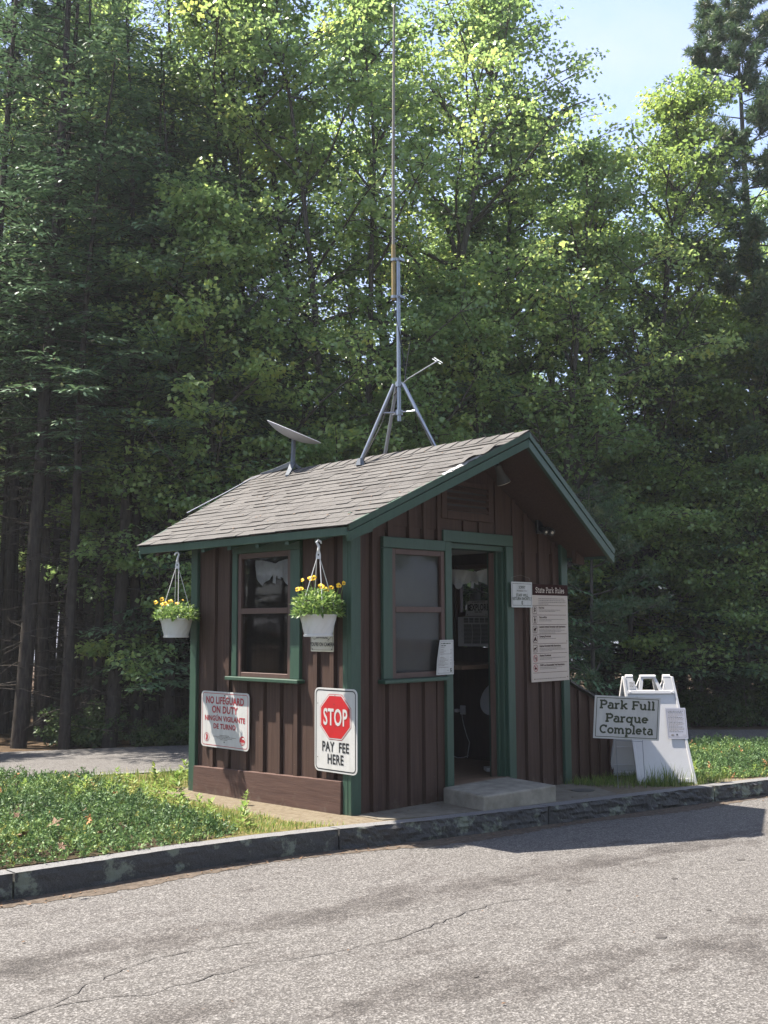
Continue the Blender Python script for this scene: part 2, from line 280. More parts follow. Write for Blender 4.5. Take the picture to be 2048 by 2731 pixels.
# ------------------------------------------------------------------ mesh building
ROOT = {}
def link(o, parent=None):
    COL.objects.link(o)
    if parent is not None: o.parent = parent
    return o
class MB:
    def __init__(s): s.v = []; s.f = []; s.mi = []; s.tone = []
    def add(s, vs, fs, mat=0, M4=None, tone=None):
        o = len(s.v)
        for p in vs:
            p = Vector(p)
            if M4 is not None: p = M4 @ p
            s.v.append((p.x, p.y, p.z))
        for f in fs:
            s.f.append(tuple(i+o for i in f)); s.mi.append(mat); s.tone.append(tone if tone is not None else 0.5)
        return s
    def box(s, x0, x1, y0, y1, z0, z1, mat=0, M4=None, tone=None):
        vs = [(x0,y0,z0),(x1,y0,z0),(x1,y1,z0),(x0,y1,z0),(x0,y0,z1),(x1,y0,z1),(x1,y1,z1),(x0,y1,z1)]
        return s.add(vs, [(3,2,1,0),(4,5,6,7),(0,1,5,4),(1,2,6,5),(2,3,7,6),(3,0,4,7)], mat, M4, tone)
    def prism(s, poly, off, mat=0, M4=None, tone=None):
        n = len(poly); off = Vector(off)
        vs = [Vector(p) for p in poly] + [Vector(p)+off for p in poly]
        fs = [tuple(range(n-1, -1, -1)), tuple(range(n, 2*n))] + [(i, (i+1) % n, n+(i+1) % n, n+i) for i in range(n)]
        return s.add(vs, fs, mat, M4, tone)
    def tube(s, pts, r, n=8, mat=0, M4=None, caps=True):
        pts = [Vector(p) for p in pts]; k = len(pts)
        rs = r if isinstance(r, (list, tuple)) else [r]*k
        vs = []; up = None
        for i, p in enumerate(pts):
            d = (pts[min(i+1, k-1)] - pts[max(i-1, 0)]).normalized()
            if up is None: up = Vector((0, 0, 1)) if abs(d.z) < .9 else Vector((1, 0, 0))
            a = d.cross(up)
            if a.length < 1e-6: a = d.orthogonal()
            a.normalize(); b = d.cross(a).normalized(); up = -b if False else up
            for j in range(n):
                t = 2*math.pi*j/n; vs.append(p + (a*math.cos(t) + b*math.sin(t))*rs[i])
        fs = [(i*n+j, i*n+(j+1) % n, (i+1)*n+(j+1) % n, (i+1)*n+j) for i in range(k-1) for j in range(n)]
        if caps: fs += [tuple(range(n-1, -1, -1)), tuple(range((k-1)*n, k*n))]
        return s.add(vs, fs, mat, M4)
    def lathe(s, prof, n=24, mat=0, M4=None, cap0=True, cap1=True, wob=None):
        vs = []
        for (r, z) in prof:
            for j in range(n):
                t = 2*math.pi*j/n; vs.append((r*math.cos(t), r*math.sin(t), z))
        k = len(prof)
        fs = [(i*n+j, i*n+(j+1) % n, (i+1)*n+(j+1) % n, (i+1)*n+j) for i in range(k-1) for j in range(n)]
        if cap0: fs.append(tuple(range(n-1, -1, -1)))
        if cap1: fs.append(tuple(range((k-1)*n, k*n)))
        return s.add(vs, fs, mat, M4)
    def build(s, name, mats, parent=None, bevel=0, smooth=False, root=None, loc=None):
        if not isinstance(mats, (list, tuple)): mats = [mats]
        off = Vector((0, 0, 0))
        r = parent
        while r is not None and r.parent is not None: r = r.parent
        if r is not None: off = ROOT.get(r.name, Vector((0, 0, 0)))
        elif loc is not None: off = Vector(loc)
        me = bpy.data.meshes.new(name)
        me.from_pydata([(x-off.x, y-off.y, z-off.z) for x, y, z in s.v], [], s.f)
        for mt in mats: me.materials.append(mt)
        me.polygons.foreach_set('material_index', s.mi)
        if smooth: me.polygons.foreach_set('use_smooth', [True]*len(s.f))
        at = me.attributes.new('tone', 'FLOAT', 'FACE'); at.data.foreach_set('value', s.tone)
        me.update()
        o = bpy.data.objects.new(name, me)
        if parent is None: o.location = off; ROOT[o.name] = off
        link(o, parent)
        if parent is None: ROOT[o.name] = off
        if bevel:
            bv = o.modifiers.new('edge', 'BEVEL'); bv.width = bevel; bv.segments = 1; bv.limit_method = 'ANGLE'; bv.angle_limit = rad(40)
        if smooth:
            try:
                me.set_sharp_from_angle(angle=rad(40))
            except Exception: pass
        return o
def tag(o, label=None, cat=None, group=None, kind=None):
    if label: o['label'] = label
    if cat: o['category'] = cat
    if group: o['group'] = group
    if kind: o['kind'] = kind
    return o
def empty(name, loc, label, cat, group=None):
    o = bpy.data.objects.new(name, None); o.location = loc; o.empty_display_size = 0.2
    link(o); ROOT[o.name] = Vector(loc); return tag(o, label, cat, group)

def npmesh(name, verts, faces, tone, mats, mat_idx=None):
    me = bpy.data.meshes.new(name)
    nv, nf, k = len(verts), len(faces), faces.shape[1]
    me.vertices.add(nv); me.vertices.foreach_set('co', verts.astype(np.float32).ravel())
    me.loops.add(nf*k); me.loops.foreach_set('vertex_index', faces.astype(np.int32).ravel())
    me.polygons.add(nf); me.polygons.foreach_set('loop_start', np.arange(0, nf*k, k, dtype=np.int32))
    for mt in mats: me.materials.append(mt)
    if mat_idx is not None: me.polygons.foreach_set('material_index', mat_idx.astype(np.int32))
    at = me.attributes.new('tone', 'FLOAT', 'FACE'); at.data.foreach_set('value', tone.astype(np.float32))
    me.update(calc_edges=True); me.validate(); return me

# text as flat mesh: list of triangles/ngons in 2D
def text2d(txt, size=1.0, bold=0.0, sx=1.0, align='CENTER'):
    cu = bpy.data.curves.new('t', 'FONT'); cu.body = txt; cu.size = size; cu.offset = bold; cu.align_x = align; cu.resolution_u = 3
    cu.space_character = 1.06
    ob = bpy.data.objects.new('t', cu)
    me = bpy.data.meshes.new_from_object(ob)
    vs = [(v.co.x*sx, v.co.y) for v in me.vertices]; fs = [tuple(p.vertices) for p in me.polygons]
    bpy.data.objects.remove(ob); bpy.data.curves.remove(cu); bpy.data.meshes.remove(me)
    return vs, fs

# slab-serif lettering drawn with strokes (unit x-height 0.5, cap height 0.72)
def _arc(cx, cy, rx, ry, a0, a1, n=12):
    return [(cx+rx*math.cos(rad(a0+(a1-a0)*i/n)), cy+ry*math.sin(rad(a0+(a1-a0)*i/n))) for i in range(n+1)]
def _sf(x, y, wd=0.2): return [(x-wd/2, y), (x+wd/2, y)]
SLAB = {
 'P': (0.62, [[(.15,0),(.15,.72)], [(.15,.68),(.36,.68)]+_arc(.36,.51,.19,.17,90,-90)+[(.15,.34)], _sf(.15,.04,.27), _sf(.12,.68,.2)]),
 'F': (0.60, [[(.15,0),(.15,.72)], [(.05,.68),(.55,.68),(.55,.54)], [(.15,.38),(.42,.38)], [(.42,.46),(.42,.30)], _sf(.15,.04,.27)]),
 'C': (0.66, [_arc(.35,.36,.27,.32,50,310,20), [(.55,.72),(.55,.50)]]),
 'S': (0.56, [_arc(.27,.53,.18,.15,30,270,12)+_arc(.27,.20,.20,.17,90,-150,12), [(.46,.70),(.46,.55)], [(.07,.02),(.07,.18)]]),
 'R': (0.68, [[(.15,0),(.15,.72)], [(.05,.68),(.36,.68)]+_arc(.36,.52,.18,.16,90,-90)+[(.15,.36)], [(.34,.36),(.54,.04)], _sf(.15,.04,.26), _sf(.58,.04,.18)]),
 'a': (0.54, [_arc(.25,.36,.16,.13,150,0,8)+[(.41,.04)], _arc(.25,.16,.17,.14,75,360+20,16), _sf(.45,.04,.14)]),
 'r': (0.46, [[(.14,0),(.14,.48)], _arc(.32,.30,.18,.16,175,60,8), _sf(.14,.04,.26), _sf(.09,.46,.14)]),
 'k': (0.60, [[(.14,0),(.14,.74)], [(.14,.22),(.44,.46)], [(.26,.30),(.48,.04)], _sf(.14,.04,.24), _sf(.09,.72,.14), _sf(.46,.46,.18), _sf(.50,.04,.18)]),
 'u': (0.62, [[(.14,.48),(.14,.20)]+_arc(.29,.19,.15,.15,180,300,8)+[(.46,.16)], [(.46,.48),(.46,.02)], _sf(.09,.46,.14), _sf(.41,.46,.14), _sf(.52,.04,.14)]),
 'l': (0.32, [[(.16,0),(.16,.74)], _sf(.16,.04,.26), _sf(.10,.72,.14)]),
 'q': (0.60, [_arc(.26,.24,.19,.21,30,330,18), [(.45,.48),(.45,-.22)], _sf(.45,-.20,.24), _sf(.50,.46,.12)]),
 'e': (0.54, [[(.09,.26),(.44,.26)]+_arc(.26,.25,.19,.21,5,320,18)]),
 'o': (0.56, [_arc(.28,.24,.20,.21,0,360,22)]),
 'm': (0.92, [[(.14,0),(.14,.48)], _arc(.28,.28,.14,.17,180,0,8)+[(.42,.02)], _arc(.60,.28,.16,.17,180,0,8)+[(.76,.02)], _sf(.14,.04,.22), _sf(.44,.04,.2), _sf(.78,.04,.22), _sf(.09,.46,.12)]),
 'p': (0.60, [[(.15,-.22),(.15,.48)], _arc(.33,.24,.19,.21,150,-150,18), _sf(.15,-.20,.24), _sf(.10,.46,.14)]),
 't': (0.42, [[(.17,.64),(.17,.16)]+_arc(.29,.15,.12,.12,180,310,8), [(.05,.46),(.36,.46)]]),
 's': (0.46, [_arc(.22,.35,.14,.10,30,270,10)+_arc(.22,.14,.15,.11,90,-150,10)]),
 ' ': (0.30, []),
}
def slab2d(txt, size, weight=0.10, sx=1.0, align='CENTER'):
    vs, fs = [], []; x = 0.0; hw = weight/2
    for ch in txt:
        wd, strokes = SLAB[ch]
        for st in strokes:
            st = [Vector(p) for p in st]
            L, Rr = [], []
            for i, p in enumerate(st):
                a = st[max(i-1, 0)]; b = st[min(i+1, len(st)-1)]
                d = (b-a).normalized(); nrm = Vector((-d.y, d.x))
                k = 1.0
                if 0 < i < len(st)-1:
                    d1 = (p-a).normalized(); c = max(0.5, d1.dot(d)); k = 1/c
                L.append(p+nrm*hw*k); Rr.append(p-nrm*hw*k)
            o = len(vs)
            for a, b in zip(L, Rr): vs += [((x+a.x)*size*sx, a.y*size), ((x+b.x)*size*sx, b.y*size)]
            for i in range(len(st)-1): fs.append((o+2*i, o+2*i+1, o+2*i+3, o+2*i+2))
        x += wd
    sh = -x*size*sx/2 if align == 'CENTER' else 0
    return [(a+sh, b) for a, b in vs], fs

class Sign:
    """a thin plate with printing laid on it: u right, v up, w out of the face"""
    def __init__(s, origin, u, v): 
        s.o = Vector(origin); s.u = Vector(u).normalized(); s.v = Vector(v).normalized(); s.w = s.u.cross(s.v).normalized(); s.mb = MB(); s.lay = 0
    def p(s, a, b, c=0.0): return s.o + s.u*a + s.v*b + s.w*c
    def plate(s, poly, th, mat=0): s.mb.prism([s.p(a, b, -th) for a, b in poly], s.w*th, mat); return s
    def poly(s, pts, mat, lay=1): s.mb.add([s.p(a, b, 0.0008*lay) for a, b in pts], [tuple(range(len(pts)))], mat); return s
    def shape(s, vf, x, y, mat, lay=2):
        vs, fs = vf; s.mb.add([s.p(a+x, b+y, 0.0008*lay) for a, b in vs], fs, mat); return s
    def ring(s, pts, wd, mat, lay=1):
        n = len(pts); cx = sum(a for a, b in pts)/n; cy = sum(b for a, b in pts)/n
        q = []
        for i in range(n):
            a = Vector(pts[i-1]); b = Vector(pts[i]); c = Vector(pts[(i+1) % n])
            d1 = (b-a).normalized(); d2 = (c-b).normalized(); nn = Vector((-d1.y-d2.y, d1.x+d2.x))
            nn = nn.normalized() if nn.length > 1e-9 else Vector((0, 0))
            k = 1/max(.5, nn.dot(Vector((-d1.y, d1.x)))); q.append(b+nn*wd*k)
        vs = [s.p(a, b, .0008*lay) for a, b in pts] + [s.p(a, b, .0008*lay) for a, b in q]
        s.mb.add(vs, [(i, (i+1) % n, n+(i+1) % n, n+i) for i in range(n)], mat); return s
    def rect(s, x0, x1, y0, y1, mat, lay=1): return s.poly([(x0, y0), (x1, y0), (x1, y1), (x0, y1)], mat, lay)
    def greek(s, x0, x1, y, h, mat, seed=0, lay=2):
        r = random.Random(seed); x = x0
        while x < x1-0.002:
            wv = min(x1-x, r.uniform(h*1.2, h*4.5)); s.rect(x, x+wv, y, y+h, mat, lay); x += wv+h*0.8
        return s
def rrect(x0, x1, y0, y1, r, n=5):
    pts = []
    for cx, cy, a in ((x1-r, y0+r, -90), (x1-r, y1-r, 0), (x0+r, y1-r, 90), (x0+r, y0+r, 180)):
        pts += [(cx+r*math.cos(rad(a+90*i/n)), cy+r*math.sin(rad(a+90*i/n))) for i in range(n+1)]
    return pts
def circ(cx, cy, r, n=24, ry=None): return [(cx+r*math.cos(2*math.pi*i/n), cy+(ry or r)*math.sin(2*math.pi*i/n)) for i in range(n)]

# ------------------------------------------------------------------ ground
FAR = [(-60, 42.0), (-24, 22.5), (-8, 13.2), (-3, 10.2), (1.13, 7.95), (3.6, 7.15), (8.0, 5.6), (11.5, 3.9), (14, 1.6), (19, -4), (40, -30)]
def plane_mesh(name, pts, zf, mt, kind='structure', parent=None):
    me = bpy.data.meshes.new(name); me.from_pydata([(x, y, zf(x, y)) for x, y in pts], [], [tuple(range(len(pts)))])
    me.materials.append(mt); me.update(); o = bpy.data.objects.new(name, me); link(o, parent)
    if kind: o['kind'] = kind
    return o
def forest_floor():
    n = 90; xs = np.linspace(-140, 140, n); rng = np.random.default_rng(3)
    X, Y = np.meshgrid(xs, xs); Z = -0.20 - 0.025*X - 0.016*Y
    d = (X+Y)/1.414
    Z += np.where(d > 14, rng.normal(0, 0.05, X.shape), -0.03)
    v = np.stack([X.ravel(), Y.ravel(), Z.ravel()], 1); idx = np.arange(n*n).reshape(n, n)
    f = np.stack([idx[:-1, :-1].ravel(), idx[:-1, 1:].ravel(), idx[1:, 1:].ravel(), idx[1:, :-1].ravel()], 1)
    o = bpy.data.objects.new('ground', npmesh('ground', v, f, np.full(len(f), .5), [M['litter']])); link(o); o['kind'] = 'structure'
forest_floor()
road = plane_mesh('road', FAR + [(60, -60), (-60, -60)], gr, M['asphalt'])

KF = [(-8, 0.02), (-5, -0.13), (-2.7, -0.213), (-2.17, -0.225), (-1.66, -0.215), (-1.0, -0.275), (-0.449, -0.37), (0.23, -0.535), (0.77, -0.62), (1.389, -0.715), (2.43, -0.845), (3.46, -0.985), (4.22, -1.10), (6.0, -1.38), (9.6, -2.0)]
KB = [(-9, 4.7), (-3.2, 4.25), (-1.5, 3.95), (0.5, 3.30), (4, 2.72), (7.3, 1.62), (8.7, 0.1), (9.7, -2.0)]
def kline(x):
    for (x0, y0), (x1, y1) in zip(KF, KF[1:]):
        if x0 <= x <= x1: return y0 + (y1-y0)*(x-x0)/(x1-x0)
    return KF[0][1] if x < KF[0][0] else KF[-1][1]
KW = 0.115
isl = MB(); poly = [(x, kline(x)+KW*1.02, g(x, kline(x)+KW)) for x, _ in KF] + [(x, y, g(x, y)) for x, y in reversed(KB)]
isl.prism(poly, (0, 0, -0.2)); island = tag(isl.build('traffic_island', M['sand']), kind='structure')

def kerb():
    rng = np.random.default_rng(11)
    from mathutils import noise
    mb = MB(); joints = [-8, -5, -2.617, -0.449, 1.389, 3.46, 5.4, 7.6, 9.6]
    for si, (a, b) in enumerate(zip(joints, joints[1:])):
        a += 0.006; b -= 0.006; n = max(4, int((b-a)/0.022)); rough = 0.022 if si >= 3 else 0.009
        H = [0.004, -0.006, -0.025, -0.045, -0.065, -0.085, -0.105, -0.125, -0.145, -0.17]
        vs = []
        for i in range(n+1):
            x = a + (b-a)*i/n; y = kline(x); z = g(x, y)
            edge = min(1, min(i, n-i)/2)
            vs.append((x, y+KW, z+0.004))
            for k, h in enumerate(H):
                q = noise.noise(Vector((x*9+si*7, h*26, si))) + 0.6*noise.noise(Vector((x*24, h*60, 3+si)))
                dy = 0.0 if k == 0 else (-rough*q - (0.004 if k > 1 else 0))*edge
                dz = 0.003*noise.noise(Vector((x*14, 5, si))) if k <= 1 else 0
                vs.append((x, y + dy + (0.012*(1-edge) if k else 0), z + h + dz))
        c = len(H)+1
        fs = [(i*c+k, i*c+k+1, (i+1)*c+k+1, (i+1)*c+k) for i in range(n) for k in range(c-1)]
        fs += [tuple(range(c-1, -1, -1)), tuple(n*c+k for k in range(c))]
        mb.add(vs, fs)
    for (p, q) in zip(KB, KB[1:]):
        d = Vector((q[0]-p[0], q[1]-p[1], 0)).normalized(); nn = Vector((-d.y, d.x, 0))*0.12
        P0 = Vector((p[0], p[1], g(*p)+0.012)); P1 = Vector((q[0], q[1], g(*q)+0.012))
        mb.prism([P0, P1, P1+nn, P0+nn], (0, 0, -0.18))
    tag(mb.build('kerb', M['granite']), kind='structure')
kerb()

def strip(name, pts, wd, mt, parent, dz, seed=0, jit=0.3):
    r = random.Random(seed); vs, fs = [], []
    for i, (x, y) in enumerate(pts):
        a = pts[max(i-1, 0)]; b = pts[min(i+1, len(pts)-1)]; d = Vector((b[0]-a[0], b[1]-a[1])); d.normalize(); n = Vector((-d.y, d.x))
        w0 = wd*(1+r.uniform(-jit, jit))*0.5*(0.25 if i in (0, len(pts)-1) else 1)
        for sg in (1, -1): vs.append((x+n.x*w0*sg, y+n.y*w0*sg, gr(x, y)+dz))
    fs = [(2*i, 2*i+1, 2*i+3, 2*i+2) for i in range(len(pts)-1)]
    me = bpy.data.meshes.new(name); me.from_pydata(vs, [], fs); me.materials.append(mt); me.update()
    o = bpy.data.objects.new(name, me); link(o, parent); return o
def crack(pts, wd, seed):
    r = random.Random(seed); out = []
    for (a, b) in zip(pts, pts[1:]):
        n = max(2, int(math.dist(a, b)/0.05))
        for i in range(n): out.append((a[0]+(b[0]-a[0])*i/n + r.uniform(-.014, .014), a[1]+(b[1]-a[1])*i/n + r.uniform(-.014, .014)))
    out.append(pts[-1]); return strip('crack', out, wd*.48, M['crack'], road, 0.004, seed, 0.6)
crack([(-3.477, -1.89), (-3.288, -1.881), (-3.046, -1.748), (-2.847, -1.667), (-2.65, -1.612), (-2.416, -1.665), (-2.196, -1.729)], 0.012, 1)
crack([(-3.481, -1.90), (-3.193, -1.90), (-2.942, -2.012), (-2.691, -1.998), (-2.394, -2.004), (-2.1, -2.099), (-1.883, -2.107), (-1.712, -2.127), (-1.506, -2.099), (-1.156, -2.029), (-.808, -2.012), (-.62, -2.089)], 0.012, 2)
for (x_, y_, r_) in ((-.83, -2.953, .035), (1.159, -2.353, .03), (-.343, -2.098, .018), (-.211, -2.862, .018), (-1.9, -2.75, .012), (.35, -2.35, .02)):
    plane_mesh('oil_spot', [(x_+r_*(1+.25*math.sin(3*a+x_*9))*math.cos(a), y_+r_*.75*(1+.25*math.cos(2*a+y_*7))*math.sin(a)) for a in [i*math.pi/8 for i in range(16)]], lambda x, y: gr(x, y)+.003, M['crack'], parent=road)
crack([(0.35, -0.66), (0.62, -0.92), (0.72, -1.15)], 0.012, 3)
crack([(2.2, -2.3), (3.0, -2.45), (4.2, -2.75)], 0.008, 5)
# windblown grit lying in the gutter along the kerb
def gutter():
    r = random.Random(4); vs, fs = [], []; n = 300
    for i in range(n+1):
        x = -5+11.0*i/n; y = kline(x); wv = 0.07+0.10*math.sin(x*1.3+1)**2 + r.uniform(-.02, .02)
        vs += [(x, y-0.004, gr(x, y)+0.012), (x-0.03, y-wv, gr(x, y-wv)+0.003)]
    fs = [(2*i, 2*i+1, 2*i+3, 2*i+2) for i in range(n)]
    me = bpy.data.meshes.new('gutter_grit'); me.from_pydata(vs, [], fs); me.materials.append(M['gutter']); me.update()
    o = bpy.data.objects.new('gutter_grit', me); link(o); o['kind'] = 'stuff'
gutter()

# concrete apron round the doorway and the step
ap = MB(); zz = 0.006
ap.prism([(x, y, g(x, y)+zz) for x, y in [(0.03, -0.03), (0.02, -0.30), (0.40, -0.43), (0.95, -0.53), (1.68, -0.63), (2.36, -0.72), (2.62, -0.30), (2.74, 0.06), (1.2, 0.06)]], (0, 0, -0.08))
dr = [(2.34+0.10*math.cos(t*math.pi/9), -0.36+0.10*math.sin(t*math.pi/9)) for t in range(18)]
apron = tag(ap.build('concrete_apron', M['concrete']), kind='structure')
dm = MB(); dm.prism([(x, y, g(x, y)+0.011) for x, y in dr], (0, 0, -0.02)); tag(dm.build('drain_cover', M['iron'], loc=(2.34, -.36, -.09)), 'small round rusty iron cover set in the concrete apron right of the step', 'drain cover')

st = MB()
stc = [(0.945, -0.03), (0.835, -0.532), (1.64, -0.600), (1.73, -0.03)]
st.prism([(x, y, 0.070) for x, y in stc], (0, 0, -0.20))
so_ = st.build('concrete_step', M['stepstone'], bevel=0.014, loc=(1.25, -.3, -.07))
so_.modifiers['edge'].segments = 2
tag(so_, 'weathered concrete step block in front of the open doorway', 'step')

# ------------------------------------------------------------------ the booth
W, L = 2.71, 2.02
booth = empty('ticket_booth', (1.35, 1.0, -0.05), 'small brown board and batten ticket booth with green trim and shingled gable roof', 'booth')
RX, RZ, EX0, EZ0, EX1, EZ1 = 1.35, 2.83, -0.19, 2.031, 2.82, 1.977
SL0 = (RZ-EZ0)/(RX-EX0); SL1 = (RZ-EZ1)/(EX1-RX)
def ztop(x): return EZ0+SL0*(x-EX0) if x <= RX else EZ1+SL1*(EX1-x)
FY0, FYR, BY0, BYR = -0.176, -0.60, 2.53, 2.78          # overhangs at eave and at ridge (prowed gables)
FY1 = -0.41
def fy(x):
    if x <= RX: return FY0+(FYR-FY0)*(x-EX0)/(RX-EX0)
    return FY1+(FYR-FY1)*(EX1-x)/(EX1-RX)
def by(x): t = (x-EX0)/(RX-EX0) if x <= RX else (EX1-x)/(EX1-RX); return BY0+(BYR-BY0)*t

# walls (board faces 35 mm behind the trim)
T0, T1 = 0.035, 0.11
fw_ = MB(); b0 = -0.25
GF = [.233, .401, .632, .80, .965, 1.28, 1.48, 1.70, 1.93, 2.094, 2.30, 2.50]; GLW = [.202, .388, .612, .821, 1.029, 1.24, 1.483, 1.69]
def split(a, b, gs, w=.014):
    out = []; c = a
    for q in gs:
        if a+.02 < q-w and q < b-.01: out.append((c, q-w)); c = q
    return out+[(c, b)]
def fb(x0, x1, z0, z1):
    for a, b in split(x0, x1, GF): fw_.box(a, b, T0, T1, z0, z1)
fb(.035, .44, b0, 2.05); fb(.44, 1.04, b0, .91); fb(.44, 1.04, 1.905, 2.08); fb(1.04, 1.105, b0, 2.08); fb(1.105, 1.835, 1.99, 2.08); fb(1.835, W-.035, b0, 1.95)
fw_.prism([(.035, T0, 2.0501), (.4401, T0, 2.0501), (.4401, T0, 2.0801), (1.8349, T0, 2.0801), (1.8349, T0, 1.9501), (W-.035, T0, 1.9501), (W-.035, T0, ztop(W)-.07), (RX, T0, ztop(RX)-.07), (.035, T0, ztop(.035)-.07)], (0, T1-T0, 0))
BW = 0.05
def batf(x, z0, z1): fw_.box(x, x+BW, 0.014, T0-0.001, z0, z1)
for x in (.233, .401, .632, .80): 
    top = ztop(x)-.08
    if .33 < x < 1.03: batf(x, b0, .885); batf(x, 1.992, top)
    else: batf(x, b0, top)
for x in (2.094, 2.30, 2.50): batf(x, b0, ztop(x+BW)-.08)
batf(1.93, b0, ztop(1.95)-.08)
for x in (1.28, 1.48): batf(x, 2.082, 2.172)
batf(.965, 1.992, ztop(.965)-.08); batf(1.70, 2.082, ztop(1.72)-.08)
o = fw_.build('front_wall', M['brown'], booth, bevel=0.003)
lw = MB()
def lb(y0, y1, z0, z1):
    for a, b in split(y0, y1, GLW): lw.box(T0, T1, a, b, z0, z1)
lb(T1, .69, b0, 2.08); lb(.69, 1.366, b0, .90); lb(.69, 1.366, 1.908, 2.08); lb(1.366, L-T1, b0, 2.08)
def batl(y, z0, z1): lw.box(0.014, T0-0.001, y, y+BW, z0, z1)
for y in (.202, .388, 1.483, 1.69): batl(y, b0, 2.10)
for y in (.612, .821, 1.029, 1.24): batl(y, b0, .875)
lw.build('side_wall', M['brown'], booth, bevel=0.003)
rw = MB()
def rb(y0, y1, z0, z1): rw.box(W-T1, W-T0, y0, y1, z0, z1)
rb(T1, .66, b0, 2.05); rb(.66, 1.26, b0, 1.10); rb(.66, 1.26, 1.90, 2.05); rb(1.26, L-T1, b0, 2.05)
for y in (.2, .4, 1.45, 1.66): rw.box(W-T0+.001, W-.014, y, y+BW, b0, 2.02)
for y in (.72, .93, 1.14): rw.box(W-T0+.001, W-.014, y, y+BW, b0, 1.06)
rw.build('far_side_wall', M['brown'], booth, bevel=0.003)
bw_ = MB(); bw_.box(.035, W-.035, L-T1, L-T0, b0, 1.95); bw_.prism([(.035, L-T1, 1.9501), (W-.035, L-T1, 1.9501), (W-.035, L-T1, ztop(W)-.07), (RX, L-T1, ztop(RX)-.07), (.035, L-T1, ztop(.035)-.07)], (0, T1-T0, 0))
for i in range(13): bw_.box(.15+.19*i, .15+.19*i+BW, L-T0+.001, L-.014, b0, 1.98)
bw_.build('back_wall', M['brown'], booth)
# interior lining, floor, ceiling
li = MB()
for (a, b, c, d) in ((.112, .44, -.2, 2.0), (1.04, 1.105, -.2, 2.0), (1.835, 2.6, -.2, 1.95), (.44, 1.04, -.2, .91), (.112, 1.835, 2.0, 2.079)): li.box(a, b, T1+.0005, T1+.006, c, d)
li.box(T1+.001, T1+.012, T1+.02, .66, -.2, 2.06); li.box(T1+.001, T1+.012, .66, 1.40, -.2, .88); li.box(T1+.001, T1+.012, 1.40, L-T1-.014, -.2, 2.06)
li.box(T1+.013, W-T1-.013, L-T1-.013, L-T1-.001, .04, 2.0)
li.box(W-T1-.012, W-T1-.001, T1+.02, .66, .04, 2.0); li.box(W-T1-.012, W-T1-.001, .66, 1.26, .04, 1.10); li.box(W-T1-.012, W-T1-.001, 1.26, L-T1-.014, .04, 2.0); li.box(W-T1-.012, W-T1-.001, .66, 1.26, 1.90, 2.0)
li.build('lining', M['brown_in'], booth)
MB().box(T1, W-T1, T1+.006, L-T1, -.02, .04).build('floor', M['floor'], booth)
MB().box(T1+.002, W-T1-.002, T1+.002, L-T1-.002, 2.005, 2.03).build('ceiling', M['ceil'], booth)
MB().box(1.75, W-T1-.014, .45, 1.85, .93, .965).build('counter', M['floor'], booth)
MB().box(T1+.014, 0.50, .40, 1.85, .80, .83).build('counter', M['brown_in'], booth)

# trim
tr = MB()
tr.box(0, T0-.001, 0.036, .092, b0, 2.12); tr.box(0.0, .100, 0, .0345, b0, 2.15)
tr.build('corner_board', M['green'], booth, bevel=0.004)
tr = MB(); tr.box(0, T0-.001, L-.092, L-.0, b0, 2.10); tr.box(.001, .09, L-.034, L+.001, b0, 2.10); tr.build('corner_board', M['green'], booth, bevel=0.004)
tr = MB(); tr.box(W-.095, W, 0, .0345, b0, 2.06); tr.box(W-.034, W+.001, .036, .09, b0, 2.06); tr.build('corner_board', M['green'], booth, bevel=0.004)
sk = MB(); sk.add([(-.020, .095, -.10), (-.020, 1.925, -.10), (-.014, 1.925, .150), (-.014, .095, .203), (.033, .095, -.10), (.033, 1.925, -.10), (.033, 1.925, .150), (.033, .095, .203)], [(0, 1, 2, 3), (4, 7, 6, 5), (3, 2, 6, 7), (0, 3, 7, 4), (1, 5, 6, 2), (0, 4, 5, 1)])
sk.build('skirt_board', M['brown_h'], booth, bevel=0.003)
sk2 = MB(); 
# windows
def window(axis, a0, a1, z0, z1, tw0, tw1, sill0, sill1, top, meet, name_trim=True):
    """axis 'x' = left wall (coordinates along y, outward -x), 'y' = front wall (along x, outward -y)"""
    def bx(mb, p0, p1, d0, d1, q0, q1, mat=0):
        if axis == 'x': mb.box(d0, d1, p0, p1, q0, q1, mat)
        else: mb.box(p0, p1, d0, d1, q0, q1, mat)
    wn = MB()
    if tw0: bx(wn, a0-tw0, a0-.001, 0, T0-.001, sill1, z1)
    if tw1: bx(wn, a1+.001, a1+tw1, 0, T0-.001, sill1, z1)
    bx(wn, a0-(tw0 or 0), a1+(tw1 or 0), -.002, T0-.001, z1+.001, top)
    bx(wn, a0-tw0-.03 if tw0 else a0, a1+tw1+.03 if axis == 'x' else a1-.02, -.045, T0, sill0, sill1-.001)
    root = wn.build('window', M['green'], booth, bevel=0.004)
    sh = MB(); s = .042
    bx(sh, a0, a0+s, .012, .050, z0, z1); bx(sh, a1-s, a1, .012, .050, z0, z1)
    bx(sh, a0+s+.0005, a1-s-.0005, .014, .048, z1-s, z1); bx(sh, a0+s+.0005, a1-s-.0005, .014, .048, z0, z0+s); bx(sh, a0+s+.0005, a1-s-.0005, .010, .052, meet-.022, meet+.022)
    sh.build('sash', M['sash'], root, bevel=0.003)
    gl = MB(); bx(gl, a0+s, a1-s, .028, .031, z0+s, meet-.022); gl.build('pane', M['glass'], root)
    gl = MB(); bx(gl, a0+s, a1-s, .033, .036, meet+.022, z1-s); gl.build('pane', M['glass'], root)
    return root
wl = window('x', .692, 1.366, .905, 1.907, .115, .068, .882, .912, 2.065, 1.438)
wf = window('y', .436, 1.040, .918, 1.905, .102, 0, .886, .917, 1.990, 1.440)
